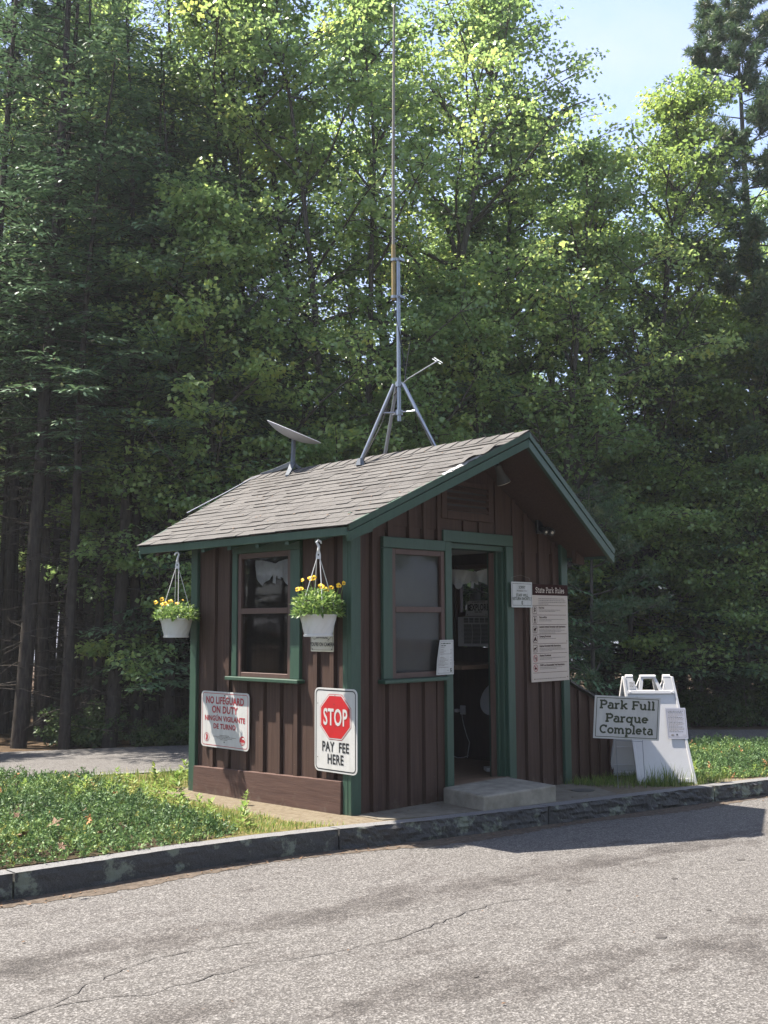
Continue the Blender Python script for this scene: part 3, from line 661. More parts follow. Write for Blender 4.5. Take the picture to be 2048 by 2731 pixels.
bl = MB(); bl.box(.4415, 1.0385, .0535, .058, .920, 1.903); bl.build('grey_panel', M['film'], wf)  # even grey panel added just behind the glass
# right-hand window and frame
wr = MB()
for (y0, y1, z0, z1) in ((.60, .66, 1.06, 1.95), (1.26, 1.32, 1.06, 1.95), (.66, 1.26, 1.90, 1.95)): wr.box(W-.034, W, y0, y1, z0, z1)
wr = wr.build('window', M['green'], booth)
s2 = MB()
for (y0, y1, z0, z1) in ((.66, .70, 1.10, 1.90), (1.22, 1.26, 1.10, 1.90), (.70, 1.22, 1.86, 1.90), (.70, 1.22, 1.40, 1.44)): s2.box(W-.085, W-.045, y0, y1, z0, z1)
s2.build('sash', M['sash'], wr); MB().box(W-.062, W-.059, .70, 1.22, 1.44, 1.86).build('pane', M['glass'], wr)
# door way
df = MB()
df.box(1.014, 1.912, -.003, T0-.001, 1.986, 2.081)
df.box(1.0405, 1.119, 0, T0-.001, b0, 1.985); df.box(1.822, 1.916, 0, T0-.001, b0, 1.985)
df.build('door_frame', M['green'], booth, bevel=0.004)
jm = MB(); jm.box(1.106, 1.116, T0, .16, .04, 1.94); jm.box(1.80, 1.834, T0, .20, .04, 1.94); jm.box(1.775, 1.80, .075, .13, .04, 1.94); jm.box(1.106, 1.834, T0, .16, 1.9405, 1.984)
jm.build('door_jamb', M['green'], booth, bevel=0.003)
_d = Vector((.776, .631, 0)); _n = Vector((-.631, .776, 0)); _h = Vector((1.752, .118, .055))
dr_ = MB(); dr_.prism([_h-_n*.026, _h+_d*.74-_n*.026, _h+_d*.74+_n*.020, _h+_n*.020], (0, 0, 1.875))
dro = dr_.build('door', M['brown'], booth, bevel=0.003)
hk = MB(); hk.tube([(1.762, .098, 1.02), (1.745, .080, 1.0), (1.745, .080, .93), (1.762, .098, .90)], .006, 6); hk.build('handle', M['iron'], dro)
ts = MB(); ts.box(1.106, 1.834, .005, .115, .041, .055); ts.build('threshold', M['floor'], booth)
# gable vent
gv = MB(); vx0, vx1, vz0, vz1 = 1.006, 1.663, 2.175, 2.494; ix0, ix1, iz0, iz1 = 1.071, 1.601, 2.24, 2.456
gv.box(vx0, ix0, 0.002, T0-.001, vz0, vz1); gv.box(ix1, vx1, .002, T0-.001, vz0, vz1); gv.box(ix0, ix1, .002, T0-.001, vz0, iz0); gv.box(ix0, ix1, .002, T0-.001, iz1, vz1)
gvo = gv.build('gable_vent', M['brown'], booth, bevel=0.003)
sv = MB()
for i in range(4):
    z = iz0+.012+i*.054; sv.add([(ix0, .004, z), (ix1, .004, z), (ix1, .030, z+.036), (ix0, .030, z+.036), (ix0, .009, z-.006), (ix1, .009, z-.006), (ix1, .033, z+.030), (ix0, .033, z+.030)], [(0, 1, 2, 3), (7, 6, 5, 4), (0, 4, 5, 1), (3, 2, 6, 7)])
sv.build('louvre', M['brown'], gvo)
MB().box(ix0, ix1, T0-.0015, T0-.0005, iz0, iz1).build('backing', M['black'], gvo)  # black sheet paints in the dark hollow behind the slats, no opening cut

# ------------------------------------------------------------------ roof
rf = MB()
for side in (0, 1):
    ex, ez = (EX0, EZ0) if side == 0 else (EX1, EZ1)
    A = [(ex, fy(ex), ez-.012), (RX, FYR, RZ-.012), (RX, BYR, RZ-.012), (ex, by(ex), ez-.012)]
    rf.prism(A, (0, 0, -.045))
roof = rf.build('roof', M['brown'], booth)
def shingles():
    rng = random.Random(21); mb = MB()
    for side in (0, 1):
        ex, ez = (EX0-.022, EZ0-.012) if side == 0 else (EX1+.022, EZ1-.012)
        slope = Vector((RX-ex, 0, RZ-ez)); Ls = slope.length; sd = slope/Ls
        nrm = Vector((-sd.z, 0, sd.x)) if side == 0 else Vector((-sd.z, 0, sd.x))
        if nrm.z < 0: nrm = -nrm
        nrows = 18; ep = Ls/nrows
        for r_ in range(nrows):
            s0 = r_*ep; s1 = min(Ls, s0+ep*1.08)
            def yl(s): 
                t = s/Ls; f0 = FY0 if side == 0 else FY1; return f0-.02+(FYR-f0)*t, BY0+.02+(BYR-BY0)*t
            y0a, y1a = yl(s0); y0b, y1b = yl(s1)
            y = y0a - rng.uniform(0, .2); 
            while y < y1a:
                wv = rng.choice((.13, .17, .21, .26, .32)); ya, yb = max(y, y0a), min(y+wv-.004, y1a)
                y += wv
                if yb-ya < .02: continue
                lift = rng.choice((0.004, 0.007, 0.010)); drop = rng.choice((0, 0, .006, .012)); th = 0.006
                tone = min(1, max(0, rng.gauss(.5, .11)))
                sb = s0-drop
                def pt(s, yy, h): return Vector((ex, 0, ez)) + sd*s + Vector((0, yy, 0)) + nrm*h
                yta = max(ya, y0b) if ya == y0a else ya; ytb = min(yb, y1b) if yb == y1a else yb
                yta2 = ya+(y0b-y0a) if ya == y0a else ya; ytb2 = yb+(y1b-y1a) if yb == y1a else yb
                vs = [pt(sb, ya, lift), pt(sb, yb, lift), pt(s1, ytb2, .001), pt(s1, yta2, .001), pt(sb, ya, lift+th), pt(sb, yb, lift+th), pt(s1, ytb2, .001+th), pt(s1, yta2, .001+th)]
                mb.add(vs, [(3, 2, 1, 0), (4, 5, 6, 7), (0, 1, 5, 4), (1, 2, 6, 5), (2, 3, 7, 6), (3, 0, 4, 7)], 0, None, tone)
    # ridge caps, folded over
    y = FYR-.02; i = 0
    while y < BYR-.02:
        for sgn, sl in ((-1, SL0), (1, SL1)):
            z = RZ+.012; d = .13
            vs = [(RX, y, z+.010), (RX, y+.19, z), (RX+sgn*d, y+.19, z-sl*d), (RX+sgn*d, y, z-sl*d+.010), (RX, y, z+.003), (RX, y+.19, z-.006), (RX+sgn*d, y+.19, z-sl*d-.006), (RX+sgn*d, y, z-sl*d+.003)]
            mb.add(vs, [(0, 1, 2, 3), (7, 6, 5, 4), (0, 3, 7, 4), (3, 2, 6, 7)], 0, None, min(1, max(0, rng.gauss(.55, .12))))
        y += .145
    return mb.build('shingles', M['shingle'], roof)
shingles()
# fascia, rakes, rafter tails
fa = MB(); fa.box(EX0-.010, EX0+.012, FY0+.005, BY0, EZ0-.075, EZ0-.012); fa.build('fascia', M['green'], roof, bevel=0.003)
fa = MB(); fa.box(EX1-.012, EX1+.010, FY1+.005, BY0, EZ1-.075, EZ1-.012); fa.build('fascia', M['green'], roof, bevel=0.003)
def rake(ex, ez, fr):
    mb = MB(); sgn = -1 if fr else 1
    ya, yb = ((FY0 if ex < RX else FY1), FYR) if fr else (BY0, BYR)
    s = 1 if ex > RX else -1
    for (d0, d1, h0, h1) in ((0.000, .024, .018, -.040), (-.018, .016, -.0395, -.118)):
        a0 = Vector((ex, ya+sgn*d1*1, ez)); a1 = Vector((RX, yb+sgn*d1, RZ))
        p = [a0+Vector((s*.012, 0, h0-.012)), a1+Vector((0, 0, h0-.012)), a1+Vector((0, 0, h1)), a0+Vector((s*.0, 0, h1))]
        mb.prism(p, (0, -sgn*(d1-d0), 0))
    return mb.build('rake_board', M['green'], roof, bevel=0.002)
for ex, ez in ((EX0, EZ0), (EX1, EZ1)):
    rake(ex, ez, True); rake(ex, ez, False)
for y in (-.20, .155, .50, .86, 1.22, 1.58, 1.94, 2.26):
    t_ = MB(); t_.prism([(EX0+.014, y, EZ0-.058), (.03, y, ztop(.03)-.058), (.03, y, ztop(.03)-.15), (EX0+.014, y, EZ0-.105)], (0, .045, 0))
    t_.build('rafter_tail', M['green' if y < 2 else 'brown'], roof)
for y in (-.12, .5, 1.1, 1.7, 2.2):
    t_ = MB(); t_.prism([(EX1-.014, y, EZ1-.058), (W-.03, y, ztop(W)-.058), (W-.03, y, ztop(W)-.17), (EX1-.014, y, EZ1-.12)], (0, .045, 0)); t_.build('rafter_tail', M['brown'], roof)
# torn edge strip and lifted shingle near the front rake
tn = MB()
def rp(t, dy, dz): 
    x = EX0+(RX-EX0)*t; return (x, fy(x)-.024+dy, ztop(x)+dz)
rg = random.Random(9); top_, bot_ = [], []
for i in range(15):
    t = .49+.22*i/14; top_.append(rp(t, .012+rg.uniform(0, .012), .024)); bot_.append(rp(t, -.008, .012+rg.uniform(-.006, .006)))
n = len(top_); tn.add(top_+bot_, [(i, i+1, n+i+1, n+i) for i in range(n-1)]); tn.build('torn_edge', M['torn'], roof)
tn = MB(); top_ = [rp(.60+.24*i/8, .16, .020) for i in range(9)]; bot_ = [rp(.60+.24*i/8, -.006, .034+.016*math.sin(i*1.1)) for i in range(9)]
tn.add(top_+bot_, [(i, i+1, 9+i+1, 9+i) for i in range(8)]); tn.build('lifted_shingle', M['shingle'], roof)

# ------------------------------------------------------------------ signs on the walls
def lw_sign(y_left, z_bot, x): return Sign((x, y_left, z_bot), (0, -1, 0), (0, 0, 1))
def fw_sign(x_left, z_bot, y): return Sign((x_left, y, z_bot), (1, 0, 0), (0, 0, 1))
TXT = text2d
# no-lifeguard sign, 0.65 x 0.45 m
s = lw_sign(1.850, .322, .008); w_, h_ = .650, .457
s.plate(rrect(0, w_, 0, h_, .035), .006, 0); s.ring(rrect(.014, w_-.014, .014, h_-.014, .028), .005, 1)
s.shape(TXT('NO LIFEGUARD', .080, .0024, .88), w_/2, .358, 1); s.shape(TXT('ON DUTY', .080, .0024, .92), w_/2, .283, 1)
s.shape(TXT('NINGÚN VIGILANTE', .058, .0018, .98), w_/2, .218, 1); s.shape(TXT('DE TURNO', .058, .0018, 1.0), w_/2, .155, 1)
for i, (a, b) in enumerate(((.26, .39), (.17, .48), (.22, .43), (.27, .37))): s.greek(a, b, .100-.0115*i, .005, 2, i)
s.ring(circ(.080, .078, .036), .004, 1)
s.poly([(.066, .060), (.082, .052), (.094, .066), (.096, .092), (.086, .105), (.070, .098), (.076, .082)], 1, 2)
s.poly(circ(.565, .078, .037), 1, 1)
s.poly([(.560, .098), (.585, .105), (.600, .088), (.600, .076), (.585, .090), (.570, .088)], 0, 2); s.poly([(.535, .064), (.595, .064), (.595, .059), (.535, .059)], 0, 2); s.poly([(.540, .054), (.590, .054), (.588, .050), (.542, .050)], 0, 2)
for (a, b) in ((w_/2, h_-.03), (w_/2, .05)): s.poly(circ(a, b, .007, 8), 3, 3)
tag(s.mb.build('lifeguard_sign', [M['white'], M['dkred'], M['grey_ink'], M['iron']], loc=(.0, 1.52, .55)), 'white aluminium sign with red no lifeguard lettering beside the far corner post', 'sign')
# stop sign panel
s = lw_sign(.383, .258, -.012); w_, h_ = .457, .605
s.plate(rrect(0, w_, 0, h_, .042), .006, 0); s.ring(rrect(.012, w_-.012, .012, h_-.012, .034), .008, 2)
oc = [(w_/2+.168*math.cos(rad(22.5+45*i))/math.cos(rad(22.5)), .398+.164*math.sin(rad(22.5+45*i))/math.cos(rad(22.5))) for i in range(8)]
sc_ = lambda k: [(w_/2+(a-w_/2)*k, .398+(b-.398)*k) for a, b in oc]
s.poly(oc, 1, 1); s.poly(sc_(.975), 0, 2); s.poly(sc_(.925), 1, 3)
s.shape(TXT('STOP', .168, .0035, .62), w_/2, .340, 0, 5)
s.shape(TXT('PAY  FEE', .098, .0022, .74), w_/2, .150, 2); s.shape(TXT('HERE', .098, .0022, .74), w_/2, .062, 2)
for (a, b) in ((w_/2, .555), (w_/2-.01, .49), (w_/2, .335), (.04, .49), (.04, .10)): s.poly(circ(a, b, .0045, 6), 3, 6)
tag(s.mb.build('stop_sign', [M['white'], M['red'], M['black'], M['iron']], loc=(0, .155, .56)), 'white metal sign with red stop octagon on the near corner post', 'sign')
# smile sign
s = lw_sign(.453, 1.127, .009); w_, h_ = .255, .178
s.plate(rrect(0, w_, 0, h_, .008), .004, 0); s.ring(rrect(.008, w_-.008, .010, h_-.008, .006), .003, 1)
s.shape(TXT('SMILE', .056, .0012, .86), .125, .098, 1); s.shape(TXT("YOU'RE ON CAMERA", .040, .0010, .68), w_/2, .040, 1)
s.ring(circ(.042, .115, .026), .003, 1); s.poly(circ(.034, .122, .003, 6), 1); s.poly(circ(.050, .122, .003, 6), 1); s.ring([(.030, .108), (.042, .099), (.054, .108), (.042, .094)], .001, 1)
s.ring([(.185, .105), (.225, .135), (.240, .118), (.200, .090)], .003, 1); s.ring([(.188, .082), (.200, .092), (.204, .082), (.196, .076)], .002, 1)
for a in (.02, w_-.02): s.poly(circ(a, .018, .005, 8), 2, 3)
tag(s.mb.build('camera_notice_sign', [M['ivory'], M['black'], M['iron']], loc=(0, .33, 1.2)), 'small cream sign reading smile, half hidden behind the nearer hanging pot', 'sign')
# state park rules board
s = fw_sign(2.132, .822, -.010); w_, h_ = .553, .848
s.plate([(0, 0), (w_, 0), (w_, h_), (0, h_)], .010, 0)
s.rect(0, w_+.006, h_-.095, h_+.002, 1, 1)
s.shape(slab2d('State Park Rules', .066, .125, .82), w_/2+.012, h_-.073, 0, 3)
for i in range(4): s.greek(.115, (.50, .515, .52, .26)[i], h_-.128-.0155*i, .0062, 2, 30+i)
rows = [('Fee Area', 2), ('Carry-in/Out', 2), ('Leashed Animals Permitted with Restrictions', 4), ('Camping Permitted', 1), ('Equines Permitted with Restrictions', 3), ('Alcohol Prohibited', 2), ('OHRV and Snowmobile Trail Restrictions', 2)]
y0 = h_-.185; rh = .0835
for i, (hd, n) in enumerate(rows):
    yt = y0-rh*i; s.rect(.022, w_-.025, yt-.0015, yt+.0015, 1, 1)
    s.shape(TXT(hd, .0235, .0007, .86, 'LEFT'), .118, yt-.027, 1)
    for k in range(n): s.greek(.118, (.44 if k < n-1 else .30)+.06*((i+k) % 2), yt-.042-.0118*k, .0050, 2, 50+i*7+k)
    bx0, bx1, by0, by1 = .026, .090, yt-.073, yt-.011; cx, cy = .058, yt-.042
    if i < 5: s.ring(rrect(bx0, bx1, by0, by1, .009), .0035, 1)
    else:
        s.ring(circ(cx, cy, .032), .005, 3); s.poly([(cx-.024, cy+.018), (cx-.020, cy+.022), (cx+.024, cy-.018), (cx+.020, cy-.022)], 3, 4)
    if i == 0: s.shape(TXT('$', .062, .002, .9), cx, cy-.021, 1)
    if i == 1: s.poly(circ(cx, cy+.020, .006, 10), 1, 2); s.poly([(cx-.008, cy+.012), (cx+.008, cy+.012), (cx+.011, cy-.006), (cx+.007, cy-.006), (cx+.006, cy-.028), (cx-.006, cy-.028), (cx-.006, cy-.004), (cx-.013, cy-.010)], 1, 2)
    if i == 2: s.poly([(cx-.016, cy-.026), (cx-.011, cy-.026), (cx-.009, cy-.010), (cx+.006, cy-.010), (cx+.007, cy-.026), (cx+.012, cy-.026), (cx+.013, cy+.004), (cx+.022, cy+.008), (cx+.018, cy+.018), (cx+.008, cy+.014), (cx-.012, cy+.006), (cx-.019, cy+.012)], 1, 2); s.poly([(cx-.024, cy+.024), (cx-.022, cy+.025), (cx+.010, cy+.010), (cx+.008, cy+.009)], 1, 2)
    if i == 3: s.poly([(cx-.024, cy-.016), (cx-.006, cy-.016), (cx, cy-.002), (cx+.006, cy-.016), (cx+.024, cy-.016), (cx+.003, cy+.020), (cx-.003, cy+.020)], 1, 2)
    if i == 4: s.poly([(cx-.018, cy-.024), (cx-.014, cy-.024), (cx-.012, cy-.006), (cx+.006, cy-.006), (cx+.008, cy-.024), (cx+.012, cy-.024), (cx+.013, cy+.004), (cx+.022, cy+.010), (cx+.020, cy+.018), (cx+.006, cy+.010), (cx-.016, cy+.008), (cx-.022, cy-.004)], 1, 2)
    if i == 5: s.poly([(cx+.003, cy-.018), (cx+.014, cy-.018), (cx+.014, cy+.004), (cx+.010, cy+.016), (cx+.007, cy+.016), (cx+.003, cy+.004)], 1, 2); s.poly([(cx-.016, cy+.008), (cx-.004, cy+.008), (cx-.008, cy-.004), (cx-.008, cy-.016), (cx-.012, cy-.016), (cx-.012, cy-.004)], 1, 2)
    if i == 6: s.poly([(cx-.018, cy-.012), (cx+.004, cy-.012), (cx+.016, cy-.006), (cx+.018, cy+.002), (cx+.004, cy+.004), (cx, cy+.014), (cx-.006, cy+.014), (cx-.008, cy+.002), (cx-.018, cy)], 1, 2)
yt = y0-rh*7; s.rect(.022, w_-.025, yt-.0015, yt+.0015, 1, 1); s.greek(.045, w_-.05, .022, .006, 2, 99)
for a, b in ((.03, h_*.41), (w_-.03, h_*.41), (.035, .025), (w_-.03, .03)): s.poly(circ(a, b, .005, 8), 1, 5)
tag(s.mb.build('rules_board', [M['cream'], M['dkbrown'], M['grey_ink'], M['dkred']], loc=(2.41, 0, 1.25)), 'tall cream park rules board with dark brown heading band right of the doorway', 'sign')
# sorry notice hung over its corner
s = fw_sign(1.850, 1.466, -.026); w_, h_ = .288, .218
s.plate([(0, 0), (w_, 0), (w_, h_), (0, h_)], .004, 0); s.ring(rrect(.012, w_-.012, .016, h_-.014, .006), .0035, 1)
s.shape(TXT('SORRY', .036, .0008, .8), w_/2, .160, 1); s.shape(TXT('WE MISSED YOU!', .022, .0003, .8), w_/2, .134, 2)
s.shape(TXT('STAFF WILL', .036, .0008, .86), w_/2, .092, 1); s.shape(TXT('RETURN SHORTLY', .036, .0008, .86), w_/2, .062, 1)
s.poly([(w_/2-.010, .024), (w_/2+.010, .024), (w_/2+.010, .040), (w_/2-.004, .044), (w_/2+.010, .048), (w_/2+.010, .054), (w_/2-.010, .054)], 1, 2)
s.poly([(w_/2-.003, .030), (w_/2+.004, .030), (w_/2+.004, .035), (w_/2-.003, .035)], 0, 3)
wire = MB(); s.mb.tube([(1.87, -.024, 1.684), (1.865, -.012, 1.72), (2.0, -.004, 1.745), (2.12, -.012, 1.72), (2.115, -.024, 1.684)], .0012, 4, 2)
tag(s.mb.build('staff_notice', [M['white'], M['dkgreen_ink'], M['grey_ink']], loc=(1.99, 0, 1.57)), 'small white notice reading sorry, hung between the doorway trim and the rules board', 'sign')
# fee card on the window jamb
s = fw_sign(.905, .930, -.012); w_, h_ = .205, .272
s.plate([(0, 0), (w_, 0), (w_, h_), (.045, h_), (.010, h_*.42)], .003, 0)
s.ring([(.012, .012), (w_-.010, .012), (w_-.010, h_-.010), (.052, h_-.010), (.020, h_*.42)], .002, 1)
s.greek(.058, w_-.030, h_-.032, .008, 1, 1); s.greek(.056, w_-.09, h_-.048, .006, 1, 2); s.greek(.054, w_-.11, h_-.060, .005, 2, 3)
for k in range(4): s.greek(.050-.003*k, .085+.03*(k % 2)+(.05 if k == 3 else 0), h_-.078-.0115*k, .0042, 2, 10+k); s.greek(w_-.040, w_-.026, h_-.078-.0115*k, .0042, 2, 20+k)
for k in range(7): s.greek(.040-.003*min(k, 5), .095+.02*(k % 3), h_-.140-.0105*k, .0042, 2, 40+k); 
for k in (0, 2, 4, 5): s.greek(w_-.042, w_-.026, h_-.140-.0105*k, .0042, 2, 60+k)
s.greek(.026, w_-.065, .055, .004, 2, 80); s.greek(w_-.085, w_-.06, .030, .003, 2, 81)
s.poly([(w_-.044, .020), (w_-.026, .020), (w_-.026, .036), (w_-.038, .040), (w_-.026, .043), (w_-.026, .050), (w_-.044, .050)], 1, 2)
tag(s.mb.build('fee_card', [M['white'], M['dkgreen_ink'], M['grey_ink']], loc=(1.0, 0, 1.06)), 'laminated white price card with a slanted torn edge between front window and doorway', 'sign')

# ------------------------------------------------------------------ things inside the booth
ac = empty('air_conditioner', (2.5, .95, 1.11), 'white window air conditioner with black grilles seen through the open doorway', 'air conditioner')
mb = MB(); x0 = 2.50
mb.box(x0, 2.96, .722, 1.150, 1.112, 1.394); mb.build('casing', M['plastic'], ac, bevel=.006)
mb = MB(); mb.box(x0-.002, x0+.010, .745, 1.070, 1.338, 1.384); mb.box(x0-.002, x0+.010, .745, 1.070, 1.138, 1.326); mb.build('grille', M['black'], ac)
mb = MB()
for i in range(15): mb.box(x0-.006, x0-.0021, .745, 1.070, 1.142+.0125*i, 1.1455+.0125*i)
for i in range(3): mb.box(x0-.006, x0-.0021, .745, 1.070, 1.344+.014*i, 1.3475+.014*i)
for i in range(4): mb.box(x0-.007, x0-.0022, .806+.065*i, .811+.065*i, 1.336, 1.386)
for yy in (.86, .965): mb.prism([(x0-.0075, yy, 1.136), (x0-.0075, yy+.006, 1.136), (x0-.0075, yy-.004, 1.24), (x0-.0075, yy+.004, 1.328), (x0-.0075, yy-.002, 1.328), (x0-.0075, yy-.010, 1.24)], (.005, 0, 0))
mb.build('louvre', M['plastic'], ac)
for z in (1.25, 1.19): 
    k = MB(); k.lathe([(.020, 0), (.020, .012), (.014, .016)], 16, 0, Matrix.Translation((x0, 1.11, z)) @ Matrix.Rotation(rad(-90), 4, 'Y')); k.build('knob', M['plastic'], ac)
s = Sign((2.503, 1.045, 1.402), (0, -1, 0), (0.0, 0, 1))
s.plate([(-.008, 0), (.30, 0), (.285, .138), (.275, .145), (.035, .145), (.025, .138)], .003, 0)
s.shape(TXT('EXPLORE', .088, .0022, .62), .168, .052, 1); s.greek(.08, .24, .128, .008, 2, 1); s.greek(.11, .20, .032, .010, 3, 2); s.poly(circ(.02, .012, .006, 8), 1); s.poly(circ(.25, .014, .006, 8), 1)
s.poly([(.026, .050), (.056, .050), (.056, .078), (.036, .086), (.056, .092), (.056, .108), (.026, .108)], 1, 2)
tag(s.mb.build('explore_plate', [M['plastic'], M['black'], M['grey_ink'], M['grey_ink']], loc=(2.5, .9, 1.40)), 'white plate reading explore propped on top of the air conditioner', 'sign')
def valance(name, frame, width, top_z, segs, label):
    """gathered cotton valance tied in the middle: frame(t, z, d) maps along-window, height, depth to world"""
    vs, fs = [], []; nc, nrw = 44, 9
    for i in range(nc+1):
        t = i/nc; c = abs(2*t-1)
        ztop_ = top_z - .035*(1-c)**2 - (.03 if c < .06 else 0)
        drop = segs*(0.42+0.58*min(1, (c/0.62))**1.2) if c < .62 else segs*(1.0-0.35*((c-.62)/.38)**1.3)
        for j in range(nrw+1):
            v_ = j/nrw; fold = .012*math.sin(t*38+v_*2.2)*(.3+v_)+.008*math.sin(t*17-v_*4)
            vs.append(frame((t-.5)*width, ztop_-drop*v_ + .006*math.sin(t*30)*v_, fold + .02*v_*(1-c)))
    c = nrw+1; fs = [(i*c+j, i*c+j+1, (i+1)*c+j+1, (i+1)*c+j) for i in range(nc) for j in range(nrw)]
    mb = MB(); mb.add(vs, fs)
    for k, (dx, ln, lean) in enumerate(((-.012, .16, -.01), (.018, .125, .022))):
        tv = [frame(dx-.018+lean*q/4, top_z-.03-ln*q/4, .02+.004*(q % 2)) for q in range(5)] + [frame(dx+.020+lean*q/4, top_z-.03-ln*q/4-.006, .026-.004*(q % 2)) for q in range(5)]
        mb.add(tv, [(q, q+1, q+6, q+5) for q in range(4)])
    o = mb.build(name, M['curtain'], smooth=True, loc=frame(0, top_z, 0)); return tag(o, label, 'curtain')
valance('valance', lambda t, z, d: (.072+d*.5, .965-t, z), .50, 1.850, .205, 'white cotton bow valance inside the side window')
valance('valance', lambda t, z, d: (2.56-d, .97-t, z), .66, 1.862, .19, 'white scalloped valance on the window above the air conditioner')
ot = empty('power_outlet', (2.58, 1.17, .5), 'white power outlet box with plug on the dark wall inside the doorway', 'outlet')
MB().box(2.575, 2.599, 1.135, 1.200, .455, .54).build('plate', M['plastic'], ot, bevel=.004)
MB().box(2.545, 2.590, 1.203, 1.245, .475, .505).build('plug', M['plastic'], ot, bevel=.004)
mb = MB(); mb.tube([(2.57, 1.17, .455), (2.56, 1.14, .36), (2.55, 1.09, .25), (2.55, 1.06, .20), (2.5, 1.05, .06)], .004, 6); mb.tube([(2.55, 1.27, .055), (2.53, 1.20, .046), (2.53, 1.12, .055), (2.54, 1.07, .075)], .004, 6); mb.build('cord', M['plastic'], ot)
dk = MB(); dk.lathe([(.17, 0), (.175, .012), (.165, .02), (.10, .03), (.06, .02)], 32, 0, Matrix.Translation((2.40, .60, .645)) @ Matrix.Rotation(rad(-62), 4, 'Y'))
tag(dk.build('serving_tray', M['ceil'], smooth=True, loc=(2.4, .6, .47)), 'round pale tray standing on edge behind the open door', 'tray')
pb = MB(); pb.prism([(2.00, .40, .041), (2.10, .30, .041), (2.20, .42, .041), (2.08, .50, .041)], (0, 0, .03)); tag(pb.build('paper_bag', M['plastic'], loc=(2.1, .4, .04)), 'crumpled white bag on the booth floor inside the doorway', 'bag')

# ------------------------------------------------------------------ lamps and camera under the gable
fl = empty('flood_lamp', (1.44, -.2, 2.60), 'bronze bullet flood lamp angled down under the gable peak', 'lamp')
ax = Vector((.42, -.05, -.9)).normalized(); q = ax.to_track_quat('Z', 'Y').to_matrix().to_4x4(); q.translation = Vector((1.445, -.24, 2.575))
mb = MB(); mb.lathe([(.020, -.05), (.028, -.045), (.030, .0), (.034, .03), (.052, .085), (.060, .110)], 20, 0, q, True, False); mb.build('lamp_body', M['iron'], fl, smooth=True)
mb = MB(); mb.lathe([(.0595, .108), (.057, .114), (.03, .120), (.001, .122)], 20, 0, q); mb.build('lens', M['lens'], fl, smooth=True)
mb = MB(); mb.tube([(1.43, -.24, 2.62), (1.42, -.22, 2.66), (1.40, -.2, 2.72)], .012, 8); mb.lathe([(.045, 0), (.045, .02), (.03, .03)], 16, 0, Matrix.Translation((1.40, -.2, 2.725))); mb.build('bracket', M['black'], fl)
sc2 = empty('security_camera', (2.29, -.05, 2.15), 'small black twin eyed security camera high on the right of the front wall', 'camera')
mb = MB(); mb.box(2.25, 2.33, -.02, .013, 2.12, 2.24); mb.tube([(2.29, -.02, 2.17), (2.29, -.07, 2.16)], .018, 10); mb.build('bracket', M['black'], sc2, bevel=.006)
for dx, rr in ((-.045, .026), (.045, .032)):
    k = MB(); k.lathe([(rr*.8, -.06), (rr, -.03), (rr, .03), (rr*.85, .036)], 16, 0, Matrix.Translation((2.29+dx, -.09, 2.135)) @ Matrix.Rotation(rad(112), 4, 'X') @ Matrix.Rotation(rad(-20), 4, 'Y')); h = k.build('housing', M['black'], sc2, smooth=True)
    k = MB(); k.lathe([(rr*.42, .037), (rr*.3, .041), (.001, .042)], 12, 0, Matrix.Translation((2.29+dx, -.09, 2.135)) @ Matrix.Rotation(rad(112), 4, 'X') @ Matrix.Rotation(rad(-20), 4, 'Y')); k.build('lens', M['lens'], h, smooth=True)

# ------------------------------------------------------------------ antenna mast on its tripod
am = empty('antenna_mast', (1.35, .81, 2.84), 'tall galvanised mast with pale fibreglass whip on a roof tripod', 'antenna')
ctr = Vector((1.35, .81, 0))
mb = MB(); mb.tube([(1.35, .81, 3.12), (1.35, .81, 4.60)], .0195, 12); mb.build('mast_pole', M['galv'], am, smooth=True)
off = Vector((-.030, .028, 0))
mb = MB(); mb.tube([ctr+off+Vector((0, 0, 4.225)), ctr+off+Vector((0, 0, 4.26)), ctr+off+Vector((0, 0, 4.74))], .0195, 12); mb.build('antenna_sleeve', M['fibre_dk'], am, smooth=True)
mb = MB(); mb.tube([ctr+off+Vector((0, 0, 4.74)), ctr+off+Vector((.003, 0, 5.4)), ctr+off+Vector((.010, -.004, 6.2)), ctr+off+Vector((.016, -.012, 7.045))], [.0145, .0140, .0125, .010], 10); mb.build('whip', M['fibre'], am, smooth=True)
for z in (4.255, 4.60):
    c_ = MB(); c_.tube([ctr+off+Vector((0, 0, z-.013)), ctr+off+Vector((0, 0, z+.013))], .027, 12); c_.tube([ctr+Vector((0, 0, z-.012)), ctr+Vector((0, 0, z+.012))], .026, 12)
    c_.box(1.335, 1.395, .77, .80, z-.012, z+.012); c_.tube([(1.30, .785, z), (1.41, .785, z)], .005, 6); c_.build('clamp', M['galv'], am)
feet = [Vector((1.139, 1.088, ztop(1.139)+.015)), Vector((1.462, 1.113, ztop(1.462)+.015)), Vector((1.449, .447, ztop(1.449)+.015))]
ztp = 3.455
for f in feet:
    d = (Vector((f.x, f.y, 0))-ctr).normalized(); tp = ctr+d*.045+Vector((0, 0, ztp)); ft = f+Vector((0, 0, .03))
    leg = MB(); leg.tube([tp, ft], .0165, 10); lo = leg.build('leg', M['galv'], am, smooth=True)
    k = MB(); k.tube([f+Vector((0, 0, .06)), f-Vector((0, 0, .004))], [.022, .045], 8); k.build('foot', M['slate'], lo)
    hb = ctr+Vector((0, 0, 3.20)); k = MB(); k.tube([hb, tp+(ft-tp)*((ztp-3.20)/(ztp-ft.z))], .0075, 6); k.build('strut', M['galv'], am)
for z in (3.455, 3.20): MB().tube([ctr+Vector((0, 0, z-.025)), ctr+Vector((0, 0, z+.02))], .034, 12).build('collar', M['galv'], am)
mb = MB()
